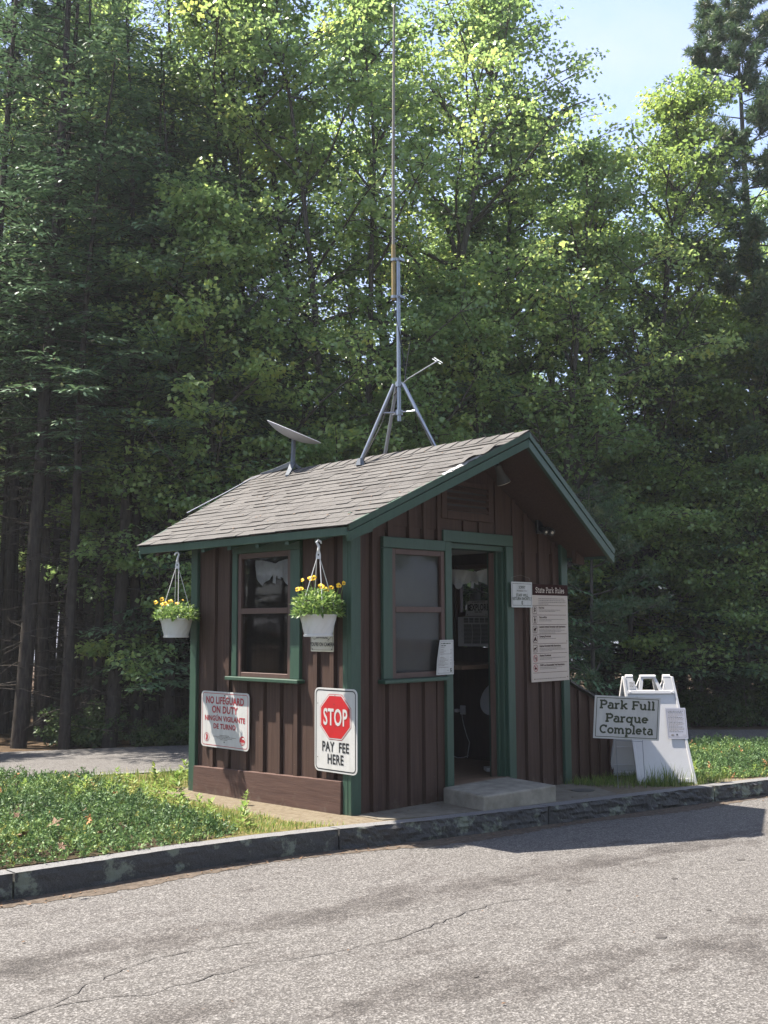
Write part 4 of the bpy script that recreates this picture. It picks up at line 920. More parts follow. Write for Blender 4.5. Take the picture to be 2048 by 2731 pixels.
mb.tube([ctr+off+Vector((0, 0, 4.225)), ctr+Vector((-.024, .015, 4.10)), ctr+Vector((-.004, -.022, 3.9)), ctr+Vector((.024, -.03, 3.72)), ctr+Vector((.045, -.045, 3.50)), ctr+Vector((-.01, .06, 3.36))], .0062, 6)
a, b = ctr+(feet[0]-ctr).normalized()*0+Vector((-.02, .045, 3.42)), feet[0]+Vector((.03, -.01, .05)); mb.tube([a, a*.5+b*.5+Vector((.02, -.01, -.01)), b, b+Vector((.03, -.03, -.08))], .0055, 6)
a, b = ctr+Vector((.045, -.04, 3.43)), feet[2]+Vector((-.02, 0, .05)); mb.tube([a, a*.5+b*.5+Vector((-.025, -.005, .0)), b], .006, 6)
mb.build('cable', M['cable'], am)
ya = empty('small_beam_antenna', (1.36, .76, 3.46), 'thin pale boom antenna slanting up from the tripod head towards the gable', 'antenna')
mb = MB(); a = Vector((1.355, .765, 3.455)); b = Vector((1.35, .335, 3.585)); mb.tube([a, a*.85+b*.15+Vector((0, 0, .012)), b], .0055, 6); mb.build('boom', M['galv'], ya)
for k_ in (1.0, .95):
    c = a*(1-k_)+b*k_; e = MB(); d = Vector((.02, -.5, -.30)).normalized()*.058
    e.tube([c-d+Vector((0, -.005, .004)), c+d], .0026, 6); e.build('element', M['galv'], ya)
rd = MB(); rd.tube([(1.36, .745, 3.46), (1.362, .735, 3.56), (1.37, .685, 3.83)], .0045, 6); tag(rd.build('whip_aerial', M['cable'], loc=(1.36, .745, 3.46)), 'thin dark short whip rising beside the mast from the tripod head', 'antenna')

# ------------------------------------------------------------------ satellite dish
sd_ = empty('satellite_dish', (1.36, 2.27, 2.84), 'round pale grey satellite dish tilted on a slate mast at the ridge end', 'satellite dish')
R3, U3, F3 = Vector(RT), Vector(UP), Vector(FW)
nn = (R3*.385 + U3*.915 + F3*-.028).normalized(); q = nn.to_track_quat('Z', 'Y').to_matrix().to_4x4(); q.translation = Vector((1.36, 2.262, 3.220))
mb = MB(); mb.lathe([(.03, -.074), (.10, -.068), (.18, -.050), (.245, -.026), (.282, -.006), (.290, .002), (.286, .005), (.001, .005)], 48, 0, q, True, False); mb.build('dish', M['dishgrey'], sd_, smooth=True)
hub = Vector((1.355, 2.275, 2.905)); mb = MB(); mb.tube([hub-Vector((0, 0, .02)), hub+Vector((0, 0, .02)), Vector((1.36, 2.268, 3.175))], [.030, .024, .022], 14); mb.build('mast', M['slate'], sd_, smooth=True)
for f in (Vector((1.353, 2.765, ztop(1.353)+.012)), Vector((1.16, 2.13, ztop(1.16)+.012)), Vector((1.56, 2.10, ztop(1.56)+.012))):
    d = (f-hub); sdv = Vector((-d.y, d.x, 0)).normalized()*.026; k = MB()
    mid = hub*.45+f*.55+Vector((0, 0, .012))
    for (p0, p1, w0, w1, h0, h1) in ((hub+Vector((0, 0, .022)), mid, 1.0, .9, .05, .035), (mid, f+Vector((0, 0, .018)), .9, .75, .035, .022)):
        k.add([p0-sdv*w0, p0+sdv*w0, p1+sdv*w1, p1-sdv*w1, p0-sdv*w0*.7-Vector((0, 0, h0)), p0+sdv*w0*.7-Vector((0, 0, h0)), p1+sdv*w1*.7-Vector((0, 0, h1)), p1-sdv*w1*.7-Vector((0, 0, h1))], [(0, 1, 2, 3), (7, 6, 5, 4), (0, 4, 5, 1), (1, 5, 6, 2), (2, 6, 7, 3), (3, 7, 4, 0)])
    k.build('leg', M['slate'], sd_, bevel=.003)
mb = MB(); mb.tube([(1.353, 2.76, 2.845), (1.25, 2.80, 2.80), (.9, 2.76, 2.62), (.4, 2.68, 2.38)], .005, 6); mb.build('cable', M['dishgrey'], sd_)

# ------------------------------------------------------------------ hanging baskets
def leaf_quads(pos, L, Wd, dirs, nrm, fold=0.15):
    """pos,dirs,nrm (N,3) unit; returns verts, faces of folded diamond leaves"""
    b = np.cross(nrm, dirs); b /= np.linalg.norm(b, axis=1, keepdims=True)+1e-9
    L = np.asarray(L).reshape(-1, 1); Wd = np.asarray(Wd).reshape(-1, 1)
    p0 = pos; p3 = pos+dirs*L; mid = pos+dirs*L*0.45
    p1 = mid+b*Wd*.5+nrm*Wd*fold; p2 = mid-b*Wd*.5+nrm*Wd*fold
    v = np.stack([p0, p2, p3, p1], 1).reshape(-1, 3); n = len(pos)
    i = np.arange(n)*4
    f = np.concatenate([np.stack([i, i+1, i+2], 1), np.stack([i, i+2, i+3], 1)], 0)
    return v, f
def unit(a): return a/(np.linalg.norm(a, axis=-1, keepdims=True)+1e-9)
def basket(loc, hook_z, seed, lush, flowers, label):
    rng = np.random.default_rng(seed); x, y, zt = loc; zb = zt-.160
    root = empty('hanging_basket', (x, y, zb), label, 'hanging basket', 'hanging flower baskets under the eave')
    T = Matrix.Translation((x, y, 0))
    mb = MB(); mb.lathe([(.104, zb), (.107, zb+.006), (.107, zb+.014), (.100, zb+.016), (.133, zt-.012), (.141, zt-.012), (.141, zt), (.132, zt), (.126, zt-.03)], 40, 0, T, True, False)
    # raised spiral ribs
    for k in range(14):
        pts = []
        for j in range(9):
            t = j/8; a = 2*math.pi*k/14 + t*.75; r = .101+.031*t+.001; pts.append((x+r*math.cos(a), y+r*math.sin(a), zb+.020+(.168-.036)*t))
        mb.tube(pts, .0022, 4)
    mb.build('pot', M['potplastic'], root, smooth=True)
    mb = MB(); mb.lathe([(.126, zt-.03), (.001, zt-.02)], 24, 0, T, False, True); mb.build('soil', M['soil'], root)
    # hook: flat moulded plate and curl
    hz = hook_z; d1 = Vector((.707, -.707, 0)); hk = MB(); tp = Vector((x, y, hz))
    curl = [tp+d1*(-.010)*0+Vector((0, 0, -.075)), tp+d1*.004+Vector((0, 0, -.045)), tp+d1*.014*(-1 if seed % 2 else 1)+Vector((0, 0, -.012)), tp+Vector((0, 0, .002)), tp-d1*.016*(-1 if seed % 2 else 1)+Vector((0, 0, -.008)), tp-d1*.022*(-1 if seed % 2 else 1)+Vector((0, 0, -.024))]
    hk.tube(curl, [.011, .010, .009, .009, .008, .005], 8)
    n2 = Vector((.707, .707, 0))*.004
    hk.prism([tp+d1*-.010+Vector((0, 0, -.07)), tp+d1*.010+Vector((0, 0, -.07)), tp+d1*.018+Vector((0, 0, -.105)), tp+d1*.018+Vector((0, 0, -.135)), tp+d1*-.018+Vector((0, 0, -.135)), tp+d1*-.018+Vector((0, 0, -.105))], n2)
    hk.prism([tp+d1*(.006*math.cos(a))+Vector((0, 0, -.105+.008*math.sin(a)))-n2*.15 for a in (0, 1, 2, 3, 4, 5)], -n2*.1, 1)
    hk.build('hanger', [M['potplastic'], M['black']], root, smooth=False)
    for k in range(4):
        a = math.pi/4+k*math.pi/2+.3; s_ = MB(); s_.tube([tp+d1*(.012*(1 if math.cos(a)-math.sin(a) > 0 else -1))+Vector((0, 0, -.133)), (x+.136*math.cos(a), y+.136*math.sin(a), zt-.004)], .0030, 6); s_.build('strand', M['potplastic'], root)
    mb = MB(); mb.tube([(x, y, hz-.004), (x, y, hz+.06)], .003, 6); mb.build('wire', M['iron'], root)
    # leaves
    n = int(860*lush); a = rng.uniform(0, 2*np.pi, n); r = .155*np.sqrt(rng.uniform(0, 1, n)); h = rng.uniform(0, 1, n)**1.1*(.165*lush)*(1-.45*(r/.16)**2)
    pos = np.stack([x+r*np.cos(a)*1.12, y+r*np.sin(a)*1.12, zt-.012+h], 1)
    out = np.stack([np.cos(a), np.sin(a), np.zeros(n)], 1)
    d = unit(out*rng.uniform(.2, 1.1, (n, 1)) + np.stack([rng.normal(0, .5, n), rng.normal(0, .5, n), rng.uniform(-.1, 1.1, n)], 1))
    nm = unit(np.stack([rng.normal(0, .5, n), rng.normal(0, .5, n), np.ones(n)], 1)); nm = unit(nm-d*np.sum(nm*d, 1, keepdims=True))
    v, f = leaf_quads(pos, rng.uniform(.028, .055, n), rng.uniform(.012, .022, n), d, nm, .2)
    # a few leaves spilling over the rim
    k = int(46*lush); a = rng.uniform(0, 2*np.pi, k); pos2 = np.stack([x+.150*np.cos(a), y+.150*np.sin(a), np.full(k, zt+.01)], 1)
    d2 = unit(np.stack([np.cos(a), np.sin(a), rng.uniform(-1.0, .2, k)], 1)); nm2 = unit(np.cross(d2, np.stack([-np.sin(a), np.cos(a), rng.normal(0, .3, k)], 1)))
    v2, f2 = leaf_quads(pos2, rng.uniform(.05, .075, k), rng.uniform(.018, .028, k), d2, nm2, .15)
    v = np.concatenate([v, v2]); f = np.concatenate([f[:n], f2[:k]+4*n, f[n:], f2[k:]+4*n])
    t = np.clip(rng.normal(.5, .25, n+k), 0, 1); me = npmesh('foliage', v-np.array([x, y, zb]), f, np.concatenate([t, t]), [M['potleaf']])
    fo = bpy.data.objects.new('foliage', me); link(fo, root)
    rr = random.Random(seed)
    for (fa, fr, fh, big) in flowers:
        p = Vector((x+fr*math.cos(fa), y+fr*math.sin(fa), zt+fh)); base = Vector((x+fr*.75*math.cos(fa), y+fr*.75*math.sin(fa), zt+.02))
        mb = MB(); mb.tube([base, (base+p)/2+Vector((rr.uniform(-.01, .01), rr.uniform(-.01, .01), .01)), p], .0016, 5, 2)
        fdir = Vector((-.6+rr.uniform(-.5, .3), -.6+rr.uniform(-.3, .5), rr.uniform(.0, .5))).normalized(); qq = fdir.to_track_quat('Z', 'Y').to_matrix().to_4x4(); qq.translation = p
        for j in range(5):
            aj = j*2*math.pi/5+rr.uniform(-.2, .2)+math.pi/2; R_ = big*rr.uniform(.68, .90)
            pet = [(0, 0, .002)] + [(R_*(.55*math.cos(aj)+.55*math.cos(aj+b_)*(1)), R_*(.55*math.sin(aj)+.55*math.sin(aj+b_)), .004*math.cos(b_)*(1 if j % 2 else -1)) for b_ in (-1.5, -.9, -.3, .3, .9, 1.5)]
            mb.add(pet, [(0, i, i+1) for i in range(1, 6)], 0, qq)
        mb.add([(.30*big*math.cos(t_), .30*big*math.sin(t_)-.1*big, .0055) for t_ in [i*math.pi/4 for i in range(8)]], [tuple(range(8))], 1, qq)
        mb.build('flower', [M['petal'], M['petal_c'], M['weed']], root)
    return root
def fl_from(view, seed):
    """(sideways as seen, height, size) -> (angle, radius, height, size), spread in depth"""
    r = random.Random(seed); out = []
    for s_, h, b in view:
        dep = r.uniform(-.07, .05); vx = .707*s_+.707*dep; vy = -.707*s_+.707*dep; out.append((math.atan2(vy, vx), math.hypot(vx, vy), h, b))
    return out
basket((-.188, 1.953, 1.384), 1.941, 2, .85, fl_from([(-.165, .135, .022), (-.130, .165, .024), (-.128, .120, .024), (-.085, .125, .022), (-.050, .140, .026), (.008, .125, .022), (.052, .155, .012)], 1), 'white hanging basket of orange pansies at the far end of the eave')
basket((-.188, .146, 1.401), 1.938, 3, 1.2, fl_from([(-.150, .185, .022), (-.128, .188, .022), (-.118, .250, .016), (-.060, .262, .024), (-.035, .265, .024), (.015, .205, .024), (.030, .198, .022), (.058, .180, .024), (.078, .182, .020), (.095, .195, .022), (.145, .212, .022), (.155, .205, .020), (.185, .225, .017)], 5), 'fuller white hanging basket of yellow orange pansies nearest the booth corner')

# ------------------------------------------------------------------ lean-to beside the booth
lt = empty('storage_bin', (3.1, .4, -.09), 'low brown lean-to bin of upright boards with sloped top against the booth side', 'bin')
zl, zr, xl, xr_ = .800, .470, 2.725, 3.56
mb = MB(); zt_ = lambda x: zl+(zr-zl)*(x-xl)/(xr_-xl)
mb.prism([(xl, .06, -.2), (xr_, .06, -.25), (xr_, .06, zr), (xl, .06, zl)], (0, .04, 0))
mb.prism([(xr_-.04, .101, -.25), (xr_-.04, .95, -.27), (xr_-.04, .95, zr), (xr_-.04, .101, zr)], (.04, 0, 0)); mb.prism([(xl, .95, -.2), (xr_, .95, -.25), (xr_, .95, zr), (xl, .95, zl)], (0, .03, 0))
for x in (2.74, 2.90, 3.07, 3.23, 3.39, 3.505): mb.prism([(x, .04, -.2), (x+.055, .04, -.2), (x+.055, .04, zt_(x+.055)-.01), (x, .04, zt_(x)-.01)], (0, .019, 0))
mb.build('board_wall', M['brown'], lt, bevel=.003)
mb = MB(); n = 7
for i in range(n):
    a, b = i/n, (i+1)/n; xa, xb = xl-.0+(xr_+.06-xl)*a, xl+(xr_+.06-xl)*b
    mb.prism([(xa, .0, zt_(xa)+.022), (xb+.012, .0, zt_(xb+.012)+.012), (xb+.012, .0, zt_(xb+.012)-.002), (xa, .0, zt_(xa)+.002)], (0, 1.0, 0))
mb.build('lid', M['shingle'], lt)

# ------------------------------------------------------------------ white sandwich board
def gp(x, y, h=0): return Vector((x, y, g(x, y)+h))
wv = Vector((.69, -.724, 0)).normalized(); sv_ = Vector((-wv.y, wv.x, 0))
BR = gp(3.455, -.815); BL = gp(BR.x-wv.x*.525, BR.y-wv.y*.525)
ab = empty('sandwich_board', tuple((BL+BR)/2+sv_*.28), 'white moulded plastic sandwich board standing on the grass by the kerb', 'sandwich board')
latl = Vector((-.707, .707, 0))
Hh = .935; apex0 = (BL+BR)/2+sv_*.30+latl*.085; apex0.z = (BL.z+BR.z)/2
def panel(front):
    b0 = BL if front else BL+sv_*.62+latl*.15; b1 = BR if front else BR+sv_*.62+latl*.15
    b0 = Vector((b0.x, b0.y, g(b0.x, b0.y))); b1 = Vector((b1.x, b1.y, g(b1.x, b1.y)))
    tl = apex0-wv*.232+Vector((0, 0, Hh)); trr = apex0+wv*.232+Vector((0, 0, Hh))
    sh = (sv_*-.022 if front else sv_*.022)
    tl = tl+sh; trr = trr+sh
    ux = (b1-b0); nrm = ux.cross(tl-b0).normalized()
    if (nrm.dot(sv_) > 0) == front: nrm = -nrm
    def q(a, b, d=0): return (b0*(1-a)+b1*a)*(1-b)+(tl*(1-a)+trr*a)*b + nrm*d
    mb = MB()
    def slab(pts, d0, d1): mb.prism([q(a, b, d0) for a, b in pts], nrm*(d1-d0))
    slab([(.045, .055), (.955, .055), (.955, .835), (.045, .835)], -.012, -.004)      # recessed field
    slab([(0, 0), (.05, 0), (.05, 1), (0, 1)], -.030, .006); slab([(.95, 0), (1, 0), (1, 1), (.95, 1)], -.030, .006)   # side rails
    slab([(.05, 0.02), (.95, 0.02), (.95, .055), (.05, .055)], -.026, .004); slab([(.05, .835), (.95, .835), (.95, .865), (.05, .865)], -.028, .010)
    slab([(.05, .866), (.20, .866), (.20, .985), (.05, .985)], -.020, .002); slab([(.80, .866), (.95, .866), (.95, .985), (.80, .985)], -.020, .002)
    slab([(.20, .866), (.27, .866), (.205, .945)], -.018, .002); slab([(.80, .866), (.73, .866), (.795, .945)], -.018, .002)
    if front:
        for a in (.10, .90):
            k = [q(a+.018*math.cos(t*math.pi/5), .850+.009*math.sin(t*math.pi/5), .0105) for t in range(10)]; mb.prism(k, nrm*.005)
    o = mb.build('front_panel' if front else 'back_panel', M['plastic'], ab, bevel=.004)
    if not front:
        for b in (.12, .30, .46): MB().prism([q(.06, b, -.013), q(.94, b, -.013), q(.94, b+.008, -.013), q(.06, b+.008, -.013)], nrm*-.008).build('rib', M['plastic'], o)
    return o, q, nrm
pf, qf, nf_ = panel(True); pb_, qb, nb_ = panel(False)
hd = MB()
for a0, a1 in ((.36, .64),):
    for (qq_, nn_) in ((qf, nf_), (qb, nb_)):
        for (pa, pb2) in (((.30, .866), (.38, .995)), ((.70, .866), (.62, .995))):
            hd.prism([qq_(pa[0]-.03, pa[1], -.02), qq_(pa[0]+.04, pa[1], -.02), qq_(pb2[0]+.03, pb2[1], -.02), qq_(pb2[0]-.03, pb2[1], -.02)], nn_*.022)
    hd.tube([qf(.35, 1.0, -.01), qf(.65, 1.0, -.01)], .020, 10); hd.tube([qb(.35, 1.0, -.01), qb(.65, 1.0, -.01)], .020, 10)
hd.build('handle', M['plastic'], ab, smooth=True)
for a in (.06, .80):
    k = MB(); k.tube([(qf(a, 1.0)+qb(a, 1.0))/2-Vector((0, 0, .006)), (qf(a+.14, 1.0)+qb(a+.14, 1.0))/2-Vector((0, 0, .006))], .026, 10); k.build('hinge', M['plastic'], ab, smooth=True)
# stickers on it
uq = (qf(1, 0)-qf(0, 0)).normalized(); vq = (qf(.5, 1)-qf(.5, 0)).normalized(); vq = (vq-uq*vq.dot(uq)).normalized()
s = Sign(qf(.075, .745, .0022), uq, vq)
for k in range(3): s.greek(.012, .075, .055-.011*k, .007, 1, k)
for k in range(3): s.greek(.012, .065-.006*k, .012-.011*k, .007, 1, 5+k)
s.plate([(0, -.02), (.085, -.02), (.085, .07), (0, .07)], .001, 0); s.mb.build('sticker', [M['plastic'], M['grey_ink']], ab)
s = Sign(qf(.095, .905, .004), uq, vq); s.plate([(0, -.02), (.055, -.02), (.055, .05), (0, .05)], .001, 0)
for k in range(4): s.greek(.006, .046, .036-.013*k, .006, 1, k)
s.mb.build('sticker', [M['plastic'], M['grey_ink']], ab)
s = Sign(qf(.665, .425, .008), uq, vq); w_, h_ = .172, .258
s.plate(rrect(-.006, w_+.006, -.012, h_+.012, .006), .002, 0); s.ring(rrect(.004, w_-.004, .004, h_-.004, .004), .0018, 1)
s.greek(.014, w_-.02, h_-.022, .006, 1, 1)
for k in range(17): s.greek(.014, (w_-.03, w_-.016, w_-.022, w_-.07)[k % 4], h_-.036-.0108*k, .0045, 1 if k % 4 == 0 else 2, k)
s.poly(circ(.040, .022, .016, 16, .008), 2); s.poly(circ(.080, .026, .008, 12), 1); s.greek(.070, .092, .012, .004, 2, 3); s.greek(.130, .158, .020, .004, 2, 4)
tag(s.mb.build('taped_notice', [M['paper'], M['black'], M['grey_ink']], loc=tuple(qf(.8, .5))), 'laminated page of small print taped to the right side of the sandwich board', 'notice')

# ------------------------------------------------------------------ park full sign on wire stakes
_c = Vector(CAM); _k = .962
TL, TR_, BRs, BLs = [_c+(v-_c)*_k for v in (Vector((2.802, -.194, .691)), Vector((3.219, -.607, .658)), Vector((3.243, -.574, .279)), Vector((2.825, -.16, .304)))]
us = ((TR_-TL)+(BRs-BLs)).normalized(); vs_ = ((TL-BLs)+(TR_-BRs)).normalized(); vs_ = (vs_-us*vs_.dot(us)).normalized()
cen = (TL+TR_+BRs+BLs)/4; w_, h_ = .566, .368
pk = empty('yard_sign', (cen.x, cen.y, g(cen.x, cen.y)), 'white park full yard sign on thin wire stakes in front of the sandwich board', 'sign')
s = Sign(cen-us*w_/2-vs_*h_/2, us, vs_)
s.plate([(0, 0), (w_, 0), (w_, h_), (0, h_)], .005, 0); s.ring([(.016, .014), (w_-.016, .014), (w_-.016, h_-.014), (.016, h_-.014)], .0055, 1)
s.shape(slab2d('Park Full', .098, .150, 1.12), w_/2, .260, 1); s.shape(slab2d('Parque', .098, .150, 1.12), w_/2, .146, 1); s.shape(slab2d('Completa', .098, .150, 1.04), w_/2, .048, 1)
s.mb.build('panel', [M['white'], M['dkgreen_ink']], pk)
mb = MB(); e = s.w*-.012
A1 = s.p(.20, .06)+e; A2 = s.p(.43, .06)+e; B1 = gp(2.72, -.47, -.08); B2 = gp(2.93, -.61, -.08)
mb.tube([A1, s.p(.20, -.02)+e, B1], .0028, 6); mb.tube([A2, s.p(.43, -.02)+e, B2], .0028, 6); mb.tube([s.p(.20, -.014)+e, s.p(.43, -.014)+e], .0028, 6)
mb.build('wire_stake', M['galv'], pk)

# ------------------------------------------------------------------ ground plants
def inpoly(px, py, poly):
    ins = np.zeros(len(px), bool); n = len(poly)
    for i in range(n):
        x0, y0 = poly[i]; x1, y1 = poly[(i+1) % n]
        c = ((y0 > py) != (y1 > py)) & (px < (x1-x0)*(py-y0)/(y1-y0+1e-12)+x0); ins ^= c
    return ins
def scatter(poly, n, rng):
    xs = [p[0] for p in poly]; ys = [p[1] for p in poly]; out = []
    px = rng.uniform(min(xs), max(xs), n*4); py = rng.uniform(min(ys), max(ys), n*4); k = inpoly(px, py, poly)
    return px[k][:n], py[k][:n]
def gz(x, y): return -0.03-0.025*x-0.016*y
def edge_dist(px, py, poly):
    d = np.full(len(px), 9.0); n = len(poly)
    for i in range(n):
        a = np.array(poly[i]); b = np.array(poly[(i+1) % n]); ab_ = b-a; t = np.clip(((px-a[0])*ab_[0]+(py-a[1])*ab_[1])/(ab_@ab_), 0, 1)
        d = np.minimum(d, np.hypot(px-a[0]-t*ab_[0], py-a[1]-t*ab_[1]))
    return d
def patch(name, poly, mt, dz):
    plane_mesh(name, poly, lambda x, y: gz(x, y)+dz, mt)
M['humus'] = noisy('dark_humus', (0.020, 0.016, 0.010), (0.060, 0.045, 0.026), (1, 1, 1), 0.95, 22, 9, 0.7, 0.01, 0.1, fleck=(0.14, 0.10, 0.06), fleckscale=60)
M['turfsoil'] = noisy('thin_turf_soil', (0.055, 0.058, 0.018), (0.16, 0.125, 0.055), (1, 1, 1), 0.95, 18, 9, 0.7, 0.01, 0.1, fleck=(0.26, 0.21, 0.12), fleckscale=70)
def juniper(name, poly, n, hgt, seed):
    """low mat of feathery sprigs: each sprig a short stem with needle leaflets"""
    rng = np.random.default_rng(seed); px, py = scatter(poly, n, rng); n = len(px)
    ed = np.clip(edge_dist(px, py, poly)/.35, 0, 1)**.6
    mound = hgt*ed*(.55+.45*np.sin(px*5.1+1)*np.sin(py*6.3)+rng.uniform(-.15, .3, n))
    base = np.stack([px, py, gz(px, py)+np.maximum(mound-.03, .0)*rng.uniform(.35, 1, n)], 1)
    az = rng.uniform(0, 2*np.pi, n); el = rng.uniform(.1, 1.15, n); d = np.stack([np.cos(az)*np.cos(el), np.sin(az)*np.cos(el), np.sin(el)], 1)
    ln = rng.uniform(.05, .11, n); K = 11; V = []; F = []; T = []; tone = np.clip(rng.normal(.42, .22, n)+.18*np.sin(px*2.3+py*1.7), 0, .95)
    tone = np.where(rng.uniform(0, 1, n) < .008, 1.0, tone); off = 0; Fa, Fb = [], []
    for k in range(K):
        t = (k+.5)/K; p = base+d*(ln*t)[:, None]; ra = rng.normal(0, 1, (n, 3)); side = unit(np.cross(d, ra)); dd = unit(d*.75+side*.8)
        nm = unit(np.cross(dd, rng.normal(0, 1, (n, 3))))
        v, f = leaf_quads(p, ln*.34*(1.15-.5*t), np.full(n, .0105), dd, nm, .1); V.append(v); Fa.append(f[:n]+off); Fb.append(f[n:]+off); off += len(v); T.append(tone)
    f = np.concatenate(Fa+Fb); t = np.concatenate(T+T)
    o = bpy.data.objects.new(name, npmesh(name, np.concatenate(V), f, t, [M['juniper']])); link(o); return o
JL = [(-7, .25), (-2.7, -.06), (-2.0, -.09), (-1.4, -.10), (-1.1, -.06), (-.95, .25), (-.85, .75), (-.75, 1.35), (-.62, 2.0), (-.35, 2.7), (-.3, 3.4), (-1.5, 3.84), (-3.2, 4.14), (-7, 4.5)]
patch('soil', JL, M['humus'], .006); o = juniper('juniper_ground_cover', JL, 24000, .165, 5); tag(o, kind='stuff')
JR = [(3.75, -.55), (4.3, -.92), (6, -1.18), (9.2, -1.75), (8.4, 0), (7.2, 1.35), (5.6, 1.9), (4.4, 1.5), (3.9, .5)]
patch('soil', JR, M['humus'], .006); o = juniper('juniper_ground_cover', JR, 14000, .14, 6); tag(o, kind='stuff')
def blades(name, poly, n, h0, h1, wd, seed, mt, tonemu=.5, lean=.5):
    rng = np.random.default_rng(seed); px, py = scatter(poly, n, rng); n = len(px)
    cl = np.sin(px*7.3+seed)*np.sin(py*8.1+seed*2)+np.sin(px*17+py*13)*.5; keep = rng.uniform(-1.2, 1.4, n) < cl+.35; px, py = px[keep], py[keep]; n = len(px)
    b = np.stack([px, py, gz(px, py)], 1); az = rng.uniform(0, 2*np.pi, n); h = rng.uniform(h0, h1, n)*(.6+.4*rng.uniform(0, 1, n)); ln_ = rng.uniform(.1, lean, n)
    dr = np.stack([np.cos(az), np.sin(az), np.zeros(n)], 1); sd2 = np.stack([-np.sin(az), np.cos(az), np.zeros(n)], 1); w2 = wd*rng.uniform(.6, 1.2, n)[:, None]
    m1 = b+dr*(h*ln_*.3)[:, None]+np.array([0, 0, 1])*(h*.55)[:, None]; tp = b+dr*(h*ln_)[:, None]+np.array([0, 0, 1])*(h*.98)[:, None]
    v = np.stack([b-sd2*w2*.5, b+sd2*w2*.5, m1+sd2*w2*.4, m1-sd2*w2*.4, tp], 1).reshape(-1, 3); i = np.arange(n)*5
    f = np.concatenate([np.stack([i, i+1, i+2], 1), np.stack([i, i+2, i+3], 1), np.stack([i+3, i+2, i+4], 1)]); t = np.clip(rng.normal(tonemu, .25, n), 0, 1)
    o = bpy.data.objects.new(name, npmesh(name, v, f, np.concatenate([t]*3), [mt])); link(o); o['kind'] = 'stuff'; return o
GL = [(-1.6, -.085), (-1.0, -.14), (-.449, -.24), (-.28, -.28), (-.40, -.2), (-.48, .15), (-.42, .8), (-.36, 1.4), (-.3, 2.1), (.1, 2.3), (-.6, 2.7), (-1.3, 2.4), (-1.1, 1.0)]
patch('soil', GL, M['turfsoil'], .003); blades('grass', GL, 14000, .014, .06, .0055, 1, M['grass'], .62, .9)
blades('grass', [(-1.2, -.05), (-.72, .0), (-.6, .8), (-.62, 1.8), (-.9, 2.1), (-1.1, 1.2)], 2600, .03, .10, .006, 2, M['grass'], .40, .8)
blades('grass', [(2.55, .0), (2.75, -.5), (3.3, -.85), (3.95, -.9), (4.0, .2), (3.7, 1.6), (3.6, .02)], 7000, .02, .11, .0045, 3, M['grass'], .38, .7)
blades('grass', [(3.0, -.62), (3.15, -.70), (3.45, -.84), (3.6, -.80), (3.45, -.72), (3.1, -.5)], 420, .09, .26, .005, 4, M['grass'], .35, .45)
blades('grass', [(4.0, -.9), (7, -1.35), (9, -1.75), (8.4, -.3), (7.2, 1.4), (4.2, 1.4), (3.8, .4)], 8000, .03, .12, .005, 6, M['grass'], .5, .7)
blades('grass', [(-7, .3), (-2.7, -.02), (-1.2, -.02), (-.8, 1.2), (-1.2, 2.4), (-3, 3.9), (-7, 4)], 2600, .10, .20, .005, 7, M['grass'], .4, .6)
GB = [(-.62, 2.0), (-.2, 2.12), (.1, 2.2), (1.2, 2.2), (1.6, 3.0), (.4, 3.25), (-.3, 3.40), (-.4, 2.7)]
patch('soil', GB, M['turfsoil'], .0045); blades('grass', GB, 6000, .03, .11, .006, 12, M['grass'], .45, .7)
# broad-leaved weeds, one thing each
def weed(x, y, h, n, seed, label, wide=1.0, mt=None):
    rng = np.random.default_rng(seed); rows = 5; V, A, B = [], [], []; T = []
    t = np.repeat(np.linspace(.12, 1, rows), n); k = len(t); az = rng.uniform(0, 2*np.pi, k)
    p = np.stack([rng.normal(0, .006, k), rng.normal(0, .006, k), t*h*.8], 1); el = rng.uniform(.2, .9, k)*(0.4+t*.8)
    d = np.stack([np.cos(az)*np.cos(el), np.sin(az)*np.cos(el), np.sin(el)], 1); nm = unit(np.cross(d, np.stack([-np.sin(az), np.cos(az), np.zeros(k)], 1)))
    v, f = leaf_quads(p, h*rng.uniform(.35, .6, k)*(1.15-.5*t), h*.12*wide*rng.uniform(.8, 1.2, k), d, nm, .2); tn = np.clip(rng.normal(.55, .22, k), 0, 1)
    o = bpy.data.objects.new('weed', npmesh('weed', v, f, np.concatenate([tn, tn]), [mt or M['weed']])); o.location = (x, y, g(x, y)); link(o)
    tag(o, label, 'weed', 'leafy weeds on the island'); return o
rr = random.Random(8)
weed(-.42, 1.55, .23, 7, 1, 'tallest leafy weed at the island edge left of the booth skirt', 1.1); weed(-.95, 2.05, .20, 6, 2, 'upright pale weed poking above the juniper against the far road', .9)
weed(-.205, .95, .11, 6, 3, 'small single weed growing alone on bare sand before the skirt board', 1.0)
weed(3.35, .50, .13, 6, 4, 'bright yellow green weed rosette under the sandwich board', 1.8)
wk = [(-.55, 1.8), (-.62, 1.72), (-.70, 1.45), (-.78, 1.2), (-.66, 1.25), (-.9, 1.6), (-.85, 1.85), (-.72, 2.1), (-.45, 2.15), (-.2, 2.12), (-.05, 2.2), (-.82, .9), (-.75, .65), (-.9, .45), (-1.02, .2), (-.92, .05), (-1.1, 1.9), (-.62, .98), (-1.3, 2.35), (-.3, 2.5), (.05, 2.6), (.3, 2.45), (-.15, 2.9), (.5, 2.8), (-.9, 2.9), (-1.6, 3.1), (-1.2, 3.4), (-.6, 3.2)]
for i, (x, y) in enumerate(wk): weed(x, y, rr.uniform(.10, .19), rr.choice((5, 6, 7)), 20+i, 'yellow green broad leaved weed in the bright patch beside the left juniper', rr.uniform(.8, 1.3))
